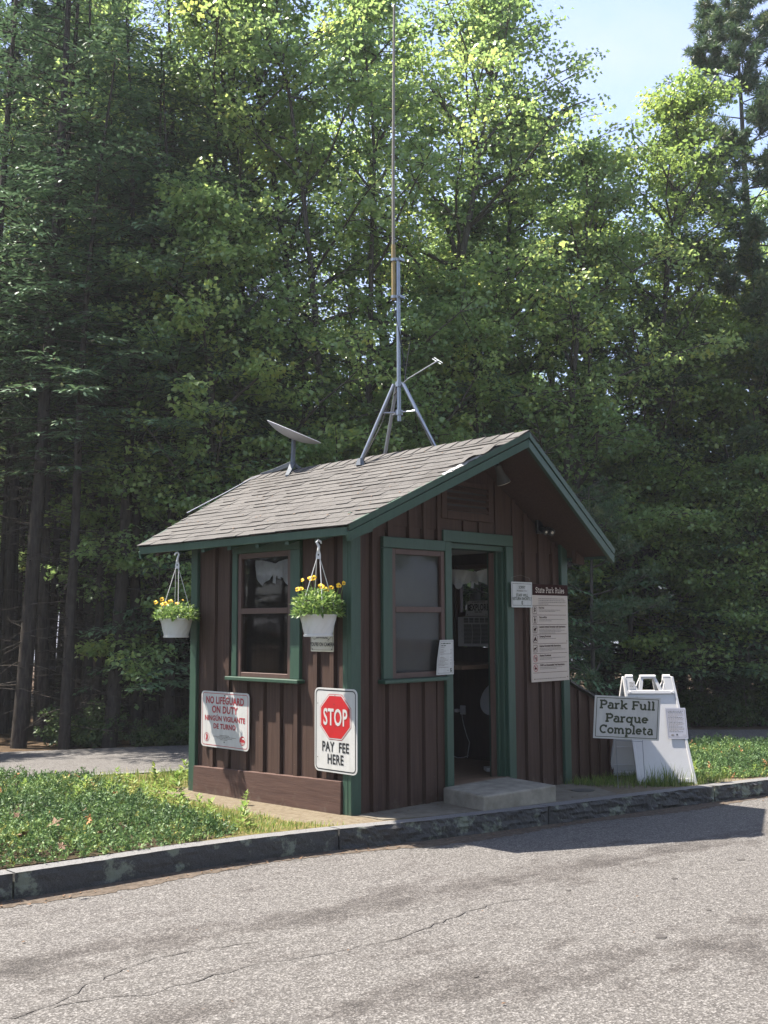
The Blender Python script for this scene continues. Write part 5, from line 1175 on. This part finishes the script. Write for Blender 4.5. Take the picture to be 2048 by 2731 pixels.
for i, (x, y) in enumerate([(3.9, -.55), (4.15, -.72), (4.5, -.85), (4.05, -.3), (4.9, -.92), (5.3, -.9)]): weed(x, y, rr.uniform(.10, .16), 6, 60+i, 'light green weed among the juniper right of the sandwich board', rr.uniform(.8, 1.3))
# fallen leaves on the juniper
def dry(x, y, h, sz, rz, tilt, label):
    mb = MB(); pts = []
    for i in range(20):
        a = 2*math.pi*i/20; r = sz*(1.0 if i % 4 == 0 else (.48 if i % 2 == 0 else .7)); pts.append((r*math.cos(a), r*math.sin(a), .25*r*math.sin(a*2.5)+(r*.35 if i % 5 == 0 else 0)))
    mb.add([(0, 0, 0)]+pts, [(0, i+1, (i+1) % 20+1) for i in range(20)]); o = mb.build('dry_leaf', M['dryleaf']); o.location = (x, y, g(x, y)+h); o.rotation_euler = (tilt, tilt*.6, rz); tag(o, label, 'leaf', 'dry leaves on the juniper')
Pj = lambda u, v: (CAM+(FW+RT*(u-1024)/2800+UP*(1365.5-v)/2800)*((gz(*P(u, 5)[:2])+.10-CAM[2])/((FW+RT*(u-1024)/2800+UP*(1365.5-v)/2800)[2])))[:2]
for (u, v, sz, lb) in ((145, 2192, .062, 'largest curled dry brown leaf lying on the left juniper'), (62, 2222, .040, 'orange brown leaf standing up in the juniper near the left edge'), (48, 2164, .036, 'pale tan leaf at the far left of the juniper'), (225, 2148, .034, 'tan leaf half hidden by weeds on the juniper'), (165, 2258, .030, 'small tan leaf low in the juniper near the kerb'), (268, 2215, .024, 'small orange leaf in the middle of the juniper')):
    x, y = Pj(u, v); dry(x, y, .125, sz, u*.7, -.5, lb)

# ------------------------------------------------------------------ the wood
class Tubes:
    """many tapered branches gathered into one mesh"""
    def __init__(s): s.V = []; s.F = []; s.o = 0
    def add(s, pts, r0, r1, n=6):
        pts = np.asarray(pts, float); k = len(pts); r = np.linspace(r0, r1, k)
        d = np.gradient(pts, axis=0); d = unit(d); ref = np.where(np.abs(d[:, 2:3]) < .9, np.array([[0, 0, 1.]]), np.array([[1., 0, 0]]))
        a = unit(np.cross(d, ref)); b = np.cross(d, a); t = np.arange(n)*2*np.pi/n
        v = pts[:, None, :]+(a[:, None, :]*np.cos(t)[None, :, None]+b[:, None, :]*np.sin(t)[None, :, None])*r[:, None, None]
        i = np.arange(k-1)[:, None]*n; j = np.arange(n)[None, :]
        f = np.stack([i+j, i+(j+1) % n, i+n+(j+1) % n, i+n+j], -1).reshape(-1, 4)+s.o
        s.V.append(v.reshape(-1, 3)); s.F.append(f); s.o += k*n
    def mesh(s, name, mt):
        f = np.concatenate(s.F); me = npmesh(name, np.concatenate(s.V), f, np.full(len(f), .5), [mt]); me.polygons.foreach_set('use_smooth', np.ones(len(f), bool)); return me
def bend(p, d, ln, n, droop, rng, wig=.08):
    out = [p]; d = d/np.linalg.norm(d)
    for i in range(n):
        d = d+np.array([rng.normal(0, wig), rng.normal(0, wig), droop+rng.normal(0, wig*.6)]); d = d/np.linalg.norm(d); out.append(out[-1]+d*ln/n)
    return np.array(out), d
def leaf_clusters(C, R, per, rng, L0, L1, tones, flat=.55, droop=.35):
    n = len(C)*per; c = np.repeat(C, per, 0); r = np.repeat(R, per)
    q = unit(rng.normal(0, 1, (n, 3)))*rng.uniform(.15, 1, (n, 1))**.6; q[:, 2] *= flat; pos = c+q*r[:, None]
    d = unit(np.stack([q[:, 0]+rng.normal(0, .5, n), q[:, 1]+rng.normal(0, .5, n), rng.normal(-droop, .45, n)], 1))
    nm = unit(np.stack([rng.normal(0, .55, n), rng.normal(0, .55, n), np.ones(n)], 1)); nm = unit(nm-d*np.sum(nm*d, 1, keepdims=True))
    L = rng.uniform(L0, L1, n); v, f = leaf_quads(pos, L, L*rng.uniform(.75, 1.0, n), d, nm, .18)
    t = np.clip(np.repeat(tones, per)+rng.normal(0, .13, n), 0, 1); return v, f, np.concatenate([t, t])
def maple(seed, H, z0, R, lean=(0, 0), stems=1, limbs=34, per=32, L=(.062, .102), r0=.13, tip=.06, shape=1.0, dead=4, twigs=9):
    """trunk(s), ascending limbs, twigs and leaf clusters; returns (trunk mesh, crown mesh)"""
    rng = np.random.default_rng(seed); tb = Tubes(); C, CR, CT = [], [], []
    for s_ in range(stems):
        a = rng.uniform(0, 6.28); ld = np.array([lean[0]+(.10*math.cos(a) if stems > 1 else 0), lean[1]+(.10*math.sin(a) if stems > 1 else 0), 1.0])
        tr, _ = bend(np.array([.12*math.cos(a)*(stems > 1), .12*math.sin(a)*(stems > 1), -.3]), ld, H*(.97-.06*s_), 18, .01, rng, .035); rr0 = r0*(1 if s_ == 0 else .75)
        tb.add(tr, rr0, .012, 9)
        nl = limbs//stems
        for i in range(nl):
            u = (i+rng.uniform(0, 1))/nl; z = z0+(H*.96-z0)*u; k = min(len(tr)-2, int((z+.3)/(H*.97)*18)); p = tr[max(1, k)]
            prof = (math.sin(math.pi*(.18+.80*u**.8))*shape)**.75*(1-.35*u) ; ln = R*max(.25, prof)*rng.uniform(.7, 1.2)
            az = i*2.4+rng.uniform(-.6, .6); el = rng.uniform(.15, .75)+.5*u
            d = np.array([math.cos(az)*math.cos(el), math.sin(az)*math.cos(el), math.sin(el)]); lb_, dd = bend(p, d, ln, 7, -.03, rng, .09); tb.add(lb_, rr0*.32*(1-.6*u)+.008, .006, 5)
            ct = rng.normal(.42, .16)
            for j in range(twigs):
                w_ = rng.uniform(.28, 1.0); q = lb_[min(7, int(w_*7))]; az2 = rng.uniform(0, 6.28); dtw = unit(dd*.6+np.array([math.cos(az2), math.sin(az2), rng.uniform(-.35, .5)])); tl = rng.uniform(.25, .75)*min(1.4, .5+ln*.35)
                tw, _ = bend(q, dtw, tl, 3, -.06, rng, .12); tb.add(tw, .009, .004, 4)
                for e, sc in ((tw[-1], 1.0), (tw[2], .8)):
                    C.append(e); CR.append(rng.uniform(.20, .36)*sc); CT.append(ct+rng.normal(0, .10)+(.36 if rng.uniform() < tip else 0))
            C.append(lb_[-1]); CR.append(.26); CT.append(ct+.12+(.32 if rng.uniform() < tip*2 else 0))
        for i in range(dead):
            z = rng.uniform(.8, z0+1.0); p = tr[min(17, int((z+.3)/(H*.97)*18))]; az = rng.uniform(0, 6.28); d = np.array([math.cos(az), math.sin(az), rng.uniform(-.2, .3)]); b_, _ = bend(p, d, rng.uniform(.5, 1.6), 5, -.03, rng, .15); tb.add(b_, .012, .003, 4)
    v, f, t = leaf_clusters(np.array(C), np.array(CR), per, rng, L[0], L[1], np.array(CT))
    return tb.mesh('trunk', M['bark_g']), npmesh('crown', v, f, t, [M['maple']])
def hemlock(seed, H, z0, R, r0=.13, gap=.20, dens=1.0, dead=46, mt='hemlock'):
    rng = np.random.default_rng(seed); tb = Tubes(); tr, _ = bend(np.array([0, 0, -.3]), np.array([rng.normal(0, .015), rng.normal(0, .015), 1]), H+.3, 20, .0, rng, .012); tb.add(tr, r0, .012, 9)
    V, Fa, T = [], [], []; off = 0; P_, D_, N_, L_, W_ = [], [], [], [], []
    z = z0
    while z < H-.1:
        u = (z-z0)/(H-z0); p = tr[min(20, int((z+.3)/(H+.3)*20))].copy(); p[2] = z
        for b in range(rng.integers(2, 4)):
            ln = R*(1-u)**.75*rng.uniform(.55, 1.1)+.25; az = rng.uniform(0, 6.28); d = np.array([math.cos(az), math.sin(az), rng.uniform(-.05, .35)]); br, dd = bend(p, d, ln, 6, -.055, rng, .06); tb.add(br, .016*(1-u*.5), .004, 4)
            m_ = max(3, int(ln*9*dens))
            for j in range(m_):
                w_ = .18+.82*(j+rng.uniform(0, 1))/m_; q = br[0]*0; fi = w_*6; i0 = min(5, int(fi)); q = br[i0]+(br[i0+1]-br[i0])*(fi-i0); ax = unit(br[i0+1]-br[i0])
                sd_ = unit(np.cross(ax, np.array([0, 0, 1.])))
                for sg in (-1, 1):
                    tl = (.34*(1-.55*w_)+.10)*rng.uniform(.6, 1.2); td = unit(ax*.7+sd_*sg*rng.uniform(.6, 1.1)+np.array([0, 0, rng.uniform(-.45, .05)]))
                    for s_ in range(4):
                        P_.append(q+td*tl*(s_/4)); D_.append(unit(td+rng.normal(0, .28, 3))); N_.append(np.array([rng.normal(0, .3), rng.normal(0, .3), 1])); L_.append(tl*.42); W_.append(.035+.02*rng.uniform())
        z += gap*rng.uniform(.6, 1.4)
    for i in range(dead):
        zz = rng.uniform(.4, z0+1.5); p = tr[min(20, int((zz+.3)/(H+.3)*20))].copy(); p[2] = zz; az = rng.uniform(0, 6.28); d = np.array([math.cos(az), math.sin(az), rng.uniform(-.35, .25)]); b_, _ = bend(p, d, rng.uniform(.35, 1.7), 5, -.02, rng, .16); tb.add(b_, .010, .002, 4)
    Pn, Dn, Nn = np.array(P_), unit(np.array(D_)), unit(np.array(N_)); Nn = unit(Nn-Dn*np.sum(Nn*Dn, 1, keepdims=True)); v, f = leaf_quads(Pn, np.array(L_), np.array(W_), Dn, Nn, .1)
    t = np.clip(rng.normal(.45, .22, len(Pn)), 0, 1); return tb.mesh('trunk', M['bark_d']), npmesh('crown', v, f, np.concatenate([t, t]), [M[mt]])
def pine(seed, H, z0, R, r0=.16, per=26, step=(.28, .55), nl=(.09, .15), nw=.014):
    rng = np.random.default_rng(seed); tb = Tubes(); tr, _ = bend(np.array([0, 0, -.3]), np.array([0, 0, 1]), H+.3, 20, .0, rng, .010); tb.add(tr, r0, .015, 9); C, CD = [], []
    z = z0
    while z < H-.05:
        u = (z-z0)/(H-z0); p = tr[min(20, int((z+.3)/(H+.3)*20))].copy(); p[2] = z
        for b in range(rng.integers(3, 6)):
            ln = R*(1-u)**.8*rng.uniform(.5, 1.15)+.25; az = rng.uniform(0, 6.28); d = np.array([math.cos(az), math.sin(az), rng.uniform(.0, .4)]); br, dd = bend(p, d, ln, 6, .03, rng, .07); tb.add(br, .026*(1-u*.6), .006, 5)
            for j in range(int(3+ln*6)):
                w_ = rng.uniform(.35, 1); q = br[min(6, int(w_*6.5))]; td = unit(dd+np.array([rng.normal(0, .8), rng.normal(0, .8), rng.uniform(-.1, .8)])); tl = rng.uniform(.15, .4)
                tb.add(np.array([q, q+td*tl*.5, q+td*tl]), .007, .004, 4)
                for e in (.5, .75, 1.0): C.append(q+td*tl*e); CD.append(td)
        z += rng.uniform(*step)
    C = np.array(C); CD = np.array(CD); n = len(C)*per; c = np.repeat(C, per, 0); d = unit(np.repeat(CD, per, 0)*.5+unit(rng.normal(0, 1, (n, 3)))*.9)
    nm = unit(np.cross(d, rng.normal(0, 1, (n, 3)))); v, f = leaf_quads(c+d*.01, rng.uniform(nl[0], nl[1], n), np.full(n, nw), d, nm, .05); t = np.repeat(np.clip(rng.normal(.45, .25, len(C)), 0, 1), per)
    return tb.mesh('trunk', M['bark_g']), npmesh('crown', v, f, np.concatenate([t, t]), [M['pine']])
def bush(seed, H, R, mt, n=46, per=40, L=(.05, .09)):
    rng = np.random.default_rng(seed); tb = Tubes(); C, CR, CT = [], [], []
    for i in range(n):
        az = rng.uniform(0, 6.28); el = rng.uniform(.35, 1.4); ln = H*rng.uniform(.5, 1.05); d = np.array([math.cos(az)*math.cos(el)*R/H, math.sin(az)*math.cos(el)*R/H, math.sin(el)]); b_, _ = bend(np.array([rng.normal(0, R*.3), rng.normal(0, R*.3), -.1]), d, ln, 5, -.03, rng, .12); tb.add(b_, .012, .003, 4)
        for j in (2, 3, 4, 5): C.append(b_[j]); CR.append(rng.uniform(.14, .26)); CT.append(rng.normal(.4, .2))
    v, f, t = leaf_clusters(np.array(C), np.array(CR), per, rng, L[0], L[1], np.array(CT)); return tb.mesh('stem', M['twig']), npmesh('foliage', v, f, t, [M[mt]])

def ztree(x, y): return -0.20-0.025*x-0.016*y
def plant(kind, meshes, u, D, s=1.0, rz=0.0, label=None, cat='tree', group=None, parts=('trunk', 'crown'), crown_mat=None, sz=None):
    if 1560 < u < 2200 and D < 20.6: D += 1.3
    x, y = P(u, D); root = empty(kind, (x, y, ztree(x, y)), label, cat, group); root.rotation_euler = (0, 0, rz); root.scale = (s, s, sz or s)
    for nm_, me in zip(parts, meshes):
        o = bpy.data.objects.new(nm_, me); link(o, root)
        if crown_mat and nm_ != parts[0]:
            o.material_slots[0].link = 'OBJECT'; o.material_slots[0].material = M[crown_mat]
    return root
# meshes shared by the trees
MA = maple(1, 15.0, 2.8, 3.7, limbs=54, per=20, tip=.04, twigs=11)
MBm = maple(2, 14.0, 3.0, 3.5, stems=3, limbs=54, per=20, tip=.03, twigs=11)
MC = maple(3, 11.8, 3.0, 3.1, lean=(.20, -.13), stems=2, limbs=50, per=20, tip=.02, twigs=11)
MD = maple(4, 13.4, 3.6, 3.2, stems=1, limbs=52, per=20, tip=.02, twigs=11)
ME = maple(5, 9.0, 2.2, 2.4, limbs=40, per=24, tip=.04)
MG = maple(7, 15.5, 5.4, 3.6, lean=(-.05, .03), limbs=54, per=20, tip=.05, twigs=11)
MF = maple(6, 6.0, 1.2, 2.1, limbs=32, per=26, L=(.065, .105), tip=.03, r0=.06)
HA = hemlock(11, 15.5, 5.2, 2.3, r0=.10, dens=.6, gap=.26, dead=70); HB = hemlock(12, 14.0, 6.0, 2.0, r0=.085, dens=.6, gap=.26, dead=80); HC = hemlock(13, 17.0, 6.6, 2.2, r0=.12, dens=.6, gap=.28, dead=80); HD = hemlock(14, 7.5, .9, 1.9, r0=.07, dens=1.15)
PA = pine(21, 15.0, 3.6, 3.5, per=34, step=(.20, .36), nl=(.11, .18), nw=.020); PB = pine(22, 4.6, .7, 1.5, r0=.05)
BA = bush(31, 1.5, 1.1, 'shrub'); BB = bush(32, .9, .9, 'shrub', n=34)
rr = random.Random(77)
# maples along the far side of the road, each placed by hand
plant('maple_tree', MA, 640, 17.2, 1.0, 0.4, 'largest maple, sunlit young yellow leaf tips, rising straight behind the satellite dish')
plant('maple_tree', MBm, 930, 18.4, 1.02, 1.9, 'tall maple with several dark stems directly behind the antenna mast')
plant('maple_tree', MC, 1430, 18.6, 1.02, .28, 'leaning double stemmed maple behind the roof peak with its trunk slanting right')
plant('maple_tree', MD, 1245, 19.6, .97, 2.6, 'tall maple with a pointed top against open sky left of the blue gap')
plant('maple_tree', ME, 1960, 19.6, 1.08, .9, 'pale leaved rounded maple at the right edge below the big pine', crown_mat='maple_y')
plant('maple_tree', MG, 235, 17.6, 1.0, 3.3, 'maple with yellow green top leaves among the hemlocks at upper left')
plant('maple_tree', MC, 1660, 21.0, 1.04, 2.2, 'light green maple right behind the leaning trunk and its double stem', crown_mat='maple_y')
plant('maple_tree', MF, 1010, 16.6, .95, 1.0, 'young low maple right behind the roof ridge beside the tripod')
plant('maple_tree', MF, 1790, 19.4, 1.0, 2.4, 'low spreading young maple over the road beyond the right eave')
plant('maple_tree', MF, 1985, 19.2, .92, 4.0, 'low young maple with drooping boughs at the right edge of the road')
plant('maple_tree', ME, 1610, 20.2, .80, 5.0, 'slender maple just right of the roof peak')
plant('maple_tree', MF, 700, 16.2, .82, 5.2, 'small maple glimpsed under the satellite dish')
plant('maple_tree', MA, 1085, 19.6, 1.10, 1.0, 'broad tall maple behind the antenna whip with its top out of view')
plant('maple_tree', MG, 1120, 18.2, 1.04, 2.2, 'tall full maple between the antenna mast and the pointed maple')
plant('maple_tree', MG, 455, 18.2, 1.02, .7, 'full maple behind the hemlocks above the far hanging basket')
plant('maple_tree', ME, 560, 16.2, .98, 5.6, 'smaller maple behind the left end of the roof, below the largest maple')
plant('maple_tree', MF, 470, 16.0, .9, 2.0, 'young maple just above the far corner of the roof')
plant('maple_tree', ME, 1090, 17.2, .92, 1.2, 'rounded young maple directly behind the tripod legs')
plant('maple_tree', MD, 1745, 21.0, .99, 1.0, 'light green maple with its narrow crown just left of the big pine', crown_mat='maple_y')
plant('maple_tree', ME, 1850, 19.4, 1.05, 2.1, 'pale round maple below the gap between narrow maple and pine', crown_mat='maple_y')
# hemlocks on the left
for i, (u, D, me, s, lb) in enumerate([
    (60, 15.4, HC, 1.0, 'thick dark hemlock trunk nearest the left edge'), (128, 16.6, HA, 1.0, 'dark hemlock second from the left edge with drooping boughs'),
    (182, 15.2, HB, 1.04, 'slim straight dark trunk left of the paired stems'), (262, 16.2, HB, .98, 'hemlock with many dead twigs mid way in the left wood'),
    (298, 15.5, HC, .95, 'stout dark trunk in the middle of the left wood'), (372, 15.9, HA, .98, 'dark hemlock trunk left of the far hanging basket'),
    (415, 16.8, HB, 1.0, 'thin dark trunk just left of the far hanging basket'), (455, 15.7, HB, 1.06, 'dark trunk right behind the far hanging basket'),
    (505, 17.2, HA, 1.0, 'hemlock behind the far corner of the booth'), (-30, 16.0, HA, 1.0, 'hemlock whose boughs reach in from the left edge'),
    (20, 18.2, HA, 1.05, 'hemlock in the second row at the left edge'), (340, 19.0, HC, 1.0, 'tall hemlock set back in the middle of the left wood')]):
    plant('hemlock_tree', me, u, D, s, i*1.7, lb, sz=s*(.72 if u > 160 else .95))
plant('hemlock_tree', HD, 560, 16.3, 1.0, 1.0, 'low bushy hemlock behind the left end of the roof'); plant('hemlock_tree', HD, 800, 17.0, .95, 2.0, 'low bushy hemlock behind the ridge between dish and tripod')
plant('hemlock_tree', HD, 1330, 17.6, .9, 4.0, 'low bushy hemlock behind the front roof peak'); plant('hemlock_tree', HD, 1660, 19.2, 1.0, .3, 'low hemlock beyond the right rake of the roof')
plant('hemlock_tree', HD, 1870, 19.5, 1.05, 3.3, 'shaded low hemlock over the road above the sandwich board'); plant('hemlock_tree', HD, 2040, 20.0, 1.1, 5.1, 'shaded low hemlock at the right edge above the road')
plant('pine_tree', PA, 2058, 21.5, 1.06, .5, 'big white pine standing alone against the sky at upper right'); plant('pine_tree', PA, 35, 19.5, 1.05, 2.2, 'white pine with blue green boughs in the upper left corner')
plant('pine_tree', PB, 1575, 16.4, .95, 1.2, 'small bright soft needled pine sapling beside the rules board', sz=.9)
plant('hemlock_tree', HC, 1900, 22.5, .85, 1.1, 'tall thin hemlock with bare dead branches near the right edge'); plant('hemlock_tree', HC, 1810, 23.5, .82, 4.1, 'thin bare stemmed hemlock inside the right wood'); plant('hemlock_tree', HB, 1690, 22.0, .8, 2.2, 'thin hemlock behind the slender maple on the right')
# trees just out of frame on the left that shade the far road
for u, D, me, s in ((-880, 13.3, MF, 1.3), (-1080, 13.1, MF, 1.4), (-700, 13.7, ME, 1.05), (-1500, 14.5, HD, 1.2), (-1900, 15.5, HD, 1.3), (-2300, 16.0, HD, 1.3), (-2150, 18.0, MA, 1.4), (-1650, 17.0, MA, 1.3)): plant('hemlock_tree', me, u, D, s, D*3, sz=s*.9, label='roadside tree beyond the left edge of the view', group='roadside trees left of the view')
for k in range(22):
    u = -20+560*(k+rr.uniform(.1, .9))/22; D = rr.uniform(16.8, 22); plant('hemlock_tree', (HB, HA, HB, HC)[k % 4], u, D, rr.uniform(.55, .8), rr.uniform(0, 6), 'slim dark trunk standing among others in the shaded left wood', group='slim trunks in the left wood', sz=rr.uniform(.8, .95))
# the wood behind, row on row
row2 = []
for k in range(22):
    u = -80+2230*(k+rr.uniform(.1, .9))/22; D = rr.uniform(20.5, 25); row2.append((u, D))
for i, (u, D) in enumerate(row2):
    left = u < 620; right = u > 1560
    if u > 1420 and u < 1560: continue
    me = rr.choice((HA, HB, HC, HB)) if left else rr.choice((MD, MBm, HB, ME, HC)) if not right else rr.choice((ME, ME, HD, MF))
    plant('forest_tree', me, u, D, rr.uniform(.85, 1.0) if not right else rr.uniform(.75, .95), rr.uniform(0, 6), 'tree standing in the second row of the wood behind the road', group='trees in the second row of the wood')
for k in range(36):
    u = -250+2600*(k+rr.uniform(.1, .9))/36; D = rr.uniform(26, 38); me = rr.choice((MD, MBm, HC, ME, HA, MA)); s = rr.uniform(.7, .95) if u > 1300 else rr.uniform(.85, 1.05)
    if u > 1380: me = rr.choice((ME, HD, MF, ME)); s *= 1.05
    plant('forest_tree', me, u, D, s, rr.uniform(0, 6), 'distant tree deep in the wood', group='distant trees deep in the wood')
for k in range(20):
    u = -160+1000*(k+rr.uniform(.1, .9))/20; plant('forest_tree', rr.choice((ME, HD, ME, MA)), u, rr.uniform(24, 38), rr.uniform(.95, 1.25), rr.uniform(0, 6), 'distant tree deep in the wood', group='distant trees deep in the wood')
for k in range(26):
    u = 300+1900*(k+rr.uniform(.1, .9))/26; D = rr.uniform(21, 32); plant('sapling', rr.choice((MF, HD)), u, D, rr.uniform(.6, .9), rr.uniform(0, 6), 'shaded sapling in the understory of the wood', 'sapling', 'saplings in the understory')
edge = [(240, 15.8), (430, 15.6), (520, 15.6), (600, 15.8)]
for i, (u, D) in enumerate(edge): plant('undergrowth_bush', BB, u, D, rr.uniform(.5, .8), rr.uniform(0, 6), 'low dark bush at the foot of the wood along the far road', 'bush', 'bushes along the far road', parts=('stem', 'foliage'))
for i, (u, D) in enumerate([(1660, 19.3), (1760, 19.2), (1840, 19.6), (1930, 19.3), (2020, 19.5), (1720, 20.4), (1890, 20.6), (2060, 20.2)]): plant('undergrowth_bush', rr.choice((BA, BB)), u, D, rr.uniform(.6, .95), rr.uniform(0, 6), 'low bush along the wood edge beyond the sandwich board', 'bush', 'bushes beyond the sandwich board', parts=('stem', 'foliage'))
# unseen trees added behind the viewer to cut sky light and darken the panes
for k in range(13):
    x = -17+3.0*k+rr.uniform(-.8, .8); y = -13.5-.12*x+rr.uniform(-1.5, 1.5); me = rr.choice((HA, MA, MBm, HC, MD)); root = empty('forest_tree', (x, y, gr(x, y)), 'unseen tree added across the road behind the viewer to block sky light', 'tree', 'unseen trees added behind the viewer to block sky light'); root.rotation_euler = (0, 0, rr.uniform(0, 6))
    for nm_, m_ in zip(('trunk', 'crown'), me): link(bpy.data.objects.new(nm_, m_), root)
for k in range(16):
    u = -180-60*k; D = (19.5, 24, 29, 35)[k % 4]+rr.uniform(-1, 1); plant('forest_tree', (ME, HD, MA, MA)[k % 4], u, D, (1.1, 1.2, .9, 1.1)[k % 4], k*1.7, 'roadside tree beyond the left edge of the view', group='roadside trees left of the view')
for k in range(16):
    u = 2130+62*k; D = (20.5, 25, 30, 36)[k % 4]+rr.uniform(-1, 1); plant('forest_tree', (ME, MA, HD, MBm)[k % 4], u, D, (1.0, .9, 1.3, 1.0)[k % 4], k*1.3, 'tree of the wood beyond the right edge of the view', group='trees right of the view')
# more of the wood beyond the left edge, along the same road (it shows in the side window's panes)
for k, (x, y) in enumerate([(-7, 13.6), (-9, 14.6), (-11, 15.6), (-13.3, 17), (-16, 18.8), (-12, 19.5), (-9.5, 17.5), (-18.5, 20.5), (-15, 22)]):
    me = (MF, HD, MA, HD, MA, HA, MA, HD, MBm)[k]; root = empty('forest_tree', (x, y, ztree(x, y)), 'roadside tree beyond the left edge of the view', 'tree', 'roadside trees left of the view'); root.rotation_euler = (0, 0, k*1.3)
    for nm_, m_ in zip(('trunk', 'crown'), me): link(bpy.data.objects.new(nm_, m_), root)
# ------------------------------------------------------------------ thin haze volume added over the whole place to lift dark tones
HAZE = 0.0007
mt = bpy.data.materials.new('added_haze'); mt.use_nodes = True; t = mt.node_tree; t.nodes.clear()
out = t.nodes.new('ShaderNodeOutputMaterial'); pv = t.nodes.new('ShaderNodeVolumePrincipled'); pv.inputs['Color'].default_value = (.92, .95, 1, 1); pv.inputs['Density'].default_value = HAZE; pv.inputs['Anisotropy'].default_value = 0.2
t.links.new(pv.outputs[0], out.inputs['Volume'])
tag(MB().box(-145, 145, -145, 145, -8, 26).build('haze', mt), kind='stuff')
# ------------------------------------------------------------------ windblown litter: in the gutter, on the roof, on the apron
def litter():
    rng = np.random.default_rng(55); pts = []; nrm = []
    for _ in range(520):
        x = rng.uniform(-3.2, 5.2); d = abs(rng.normal(0, .07)); pts.append((x, kline(x)-.02-d, gr(x, kline(x)-.02-d)+.010)); nrm.append((0, 0, 1))
    for _ in range(60):
        x = rng.uniform(-4.0, 4.0); y = kline(x)-rng.uniform(.1, 3.2); pts.append((x, y, gr(x, y)+.007)); nrm.append((0, 0, 1))
    for _ in range(190):
        x = rng.uniform(EX0+.05, RX-.1); y = rng.uniform(fy(x)+.1, by(x)-.1); pts.append((x, y, ztop(x)+.016)); nrm.append((-SL0, 0, 1))
    for _ in range(130):
        x = rng.uniform(-.4, 2.4); y = rng.uniform(kline(x)+.14, -.02); pts.append((x, y, g(x, y)+.012)); nrm.append((0, 0, 1))
    p = np.array(pts); n = unit(np.array(nrm)); k = len(p); a = rng.uniform(0, 6.28, k); d = unit(np.stack([np.cos(a), np.sin(a), np.zeros(k)], 1)); d = unit(d-n*np.sum(d*n, 1, keepdims=True))
    L = rng.uniform(.010, .032, k); v, f = leaf_quads(p, L, np.where(rng.uniform(0, 1, k) < .5, .003, L*.5), d, n, .25)
    o = bpy.data.objects.new('leaf_litter', npmesh('leaf_litter', v, f, np.full(len(f), .5), [M['dryleaf']])); link(o); o['kind'] = 'stuff'
litter()
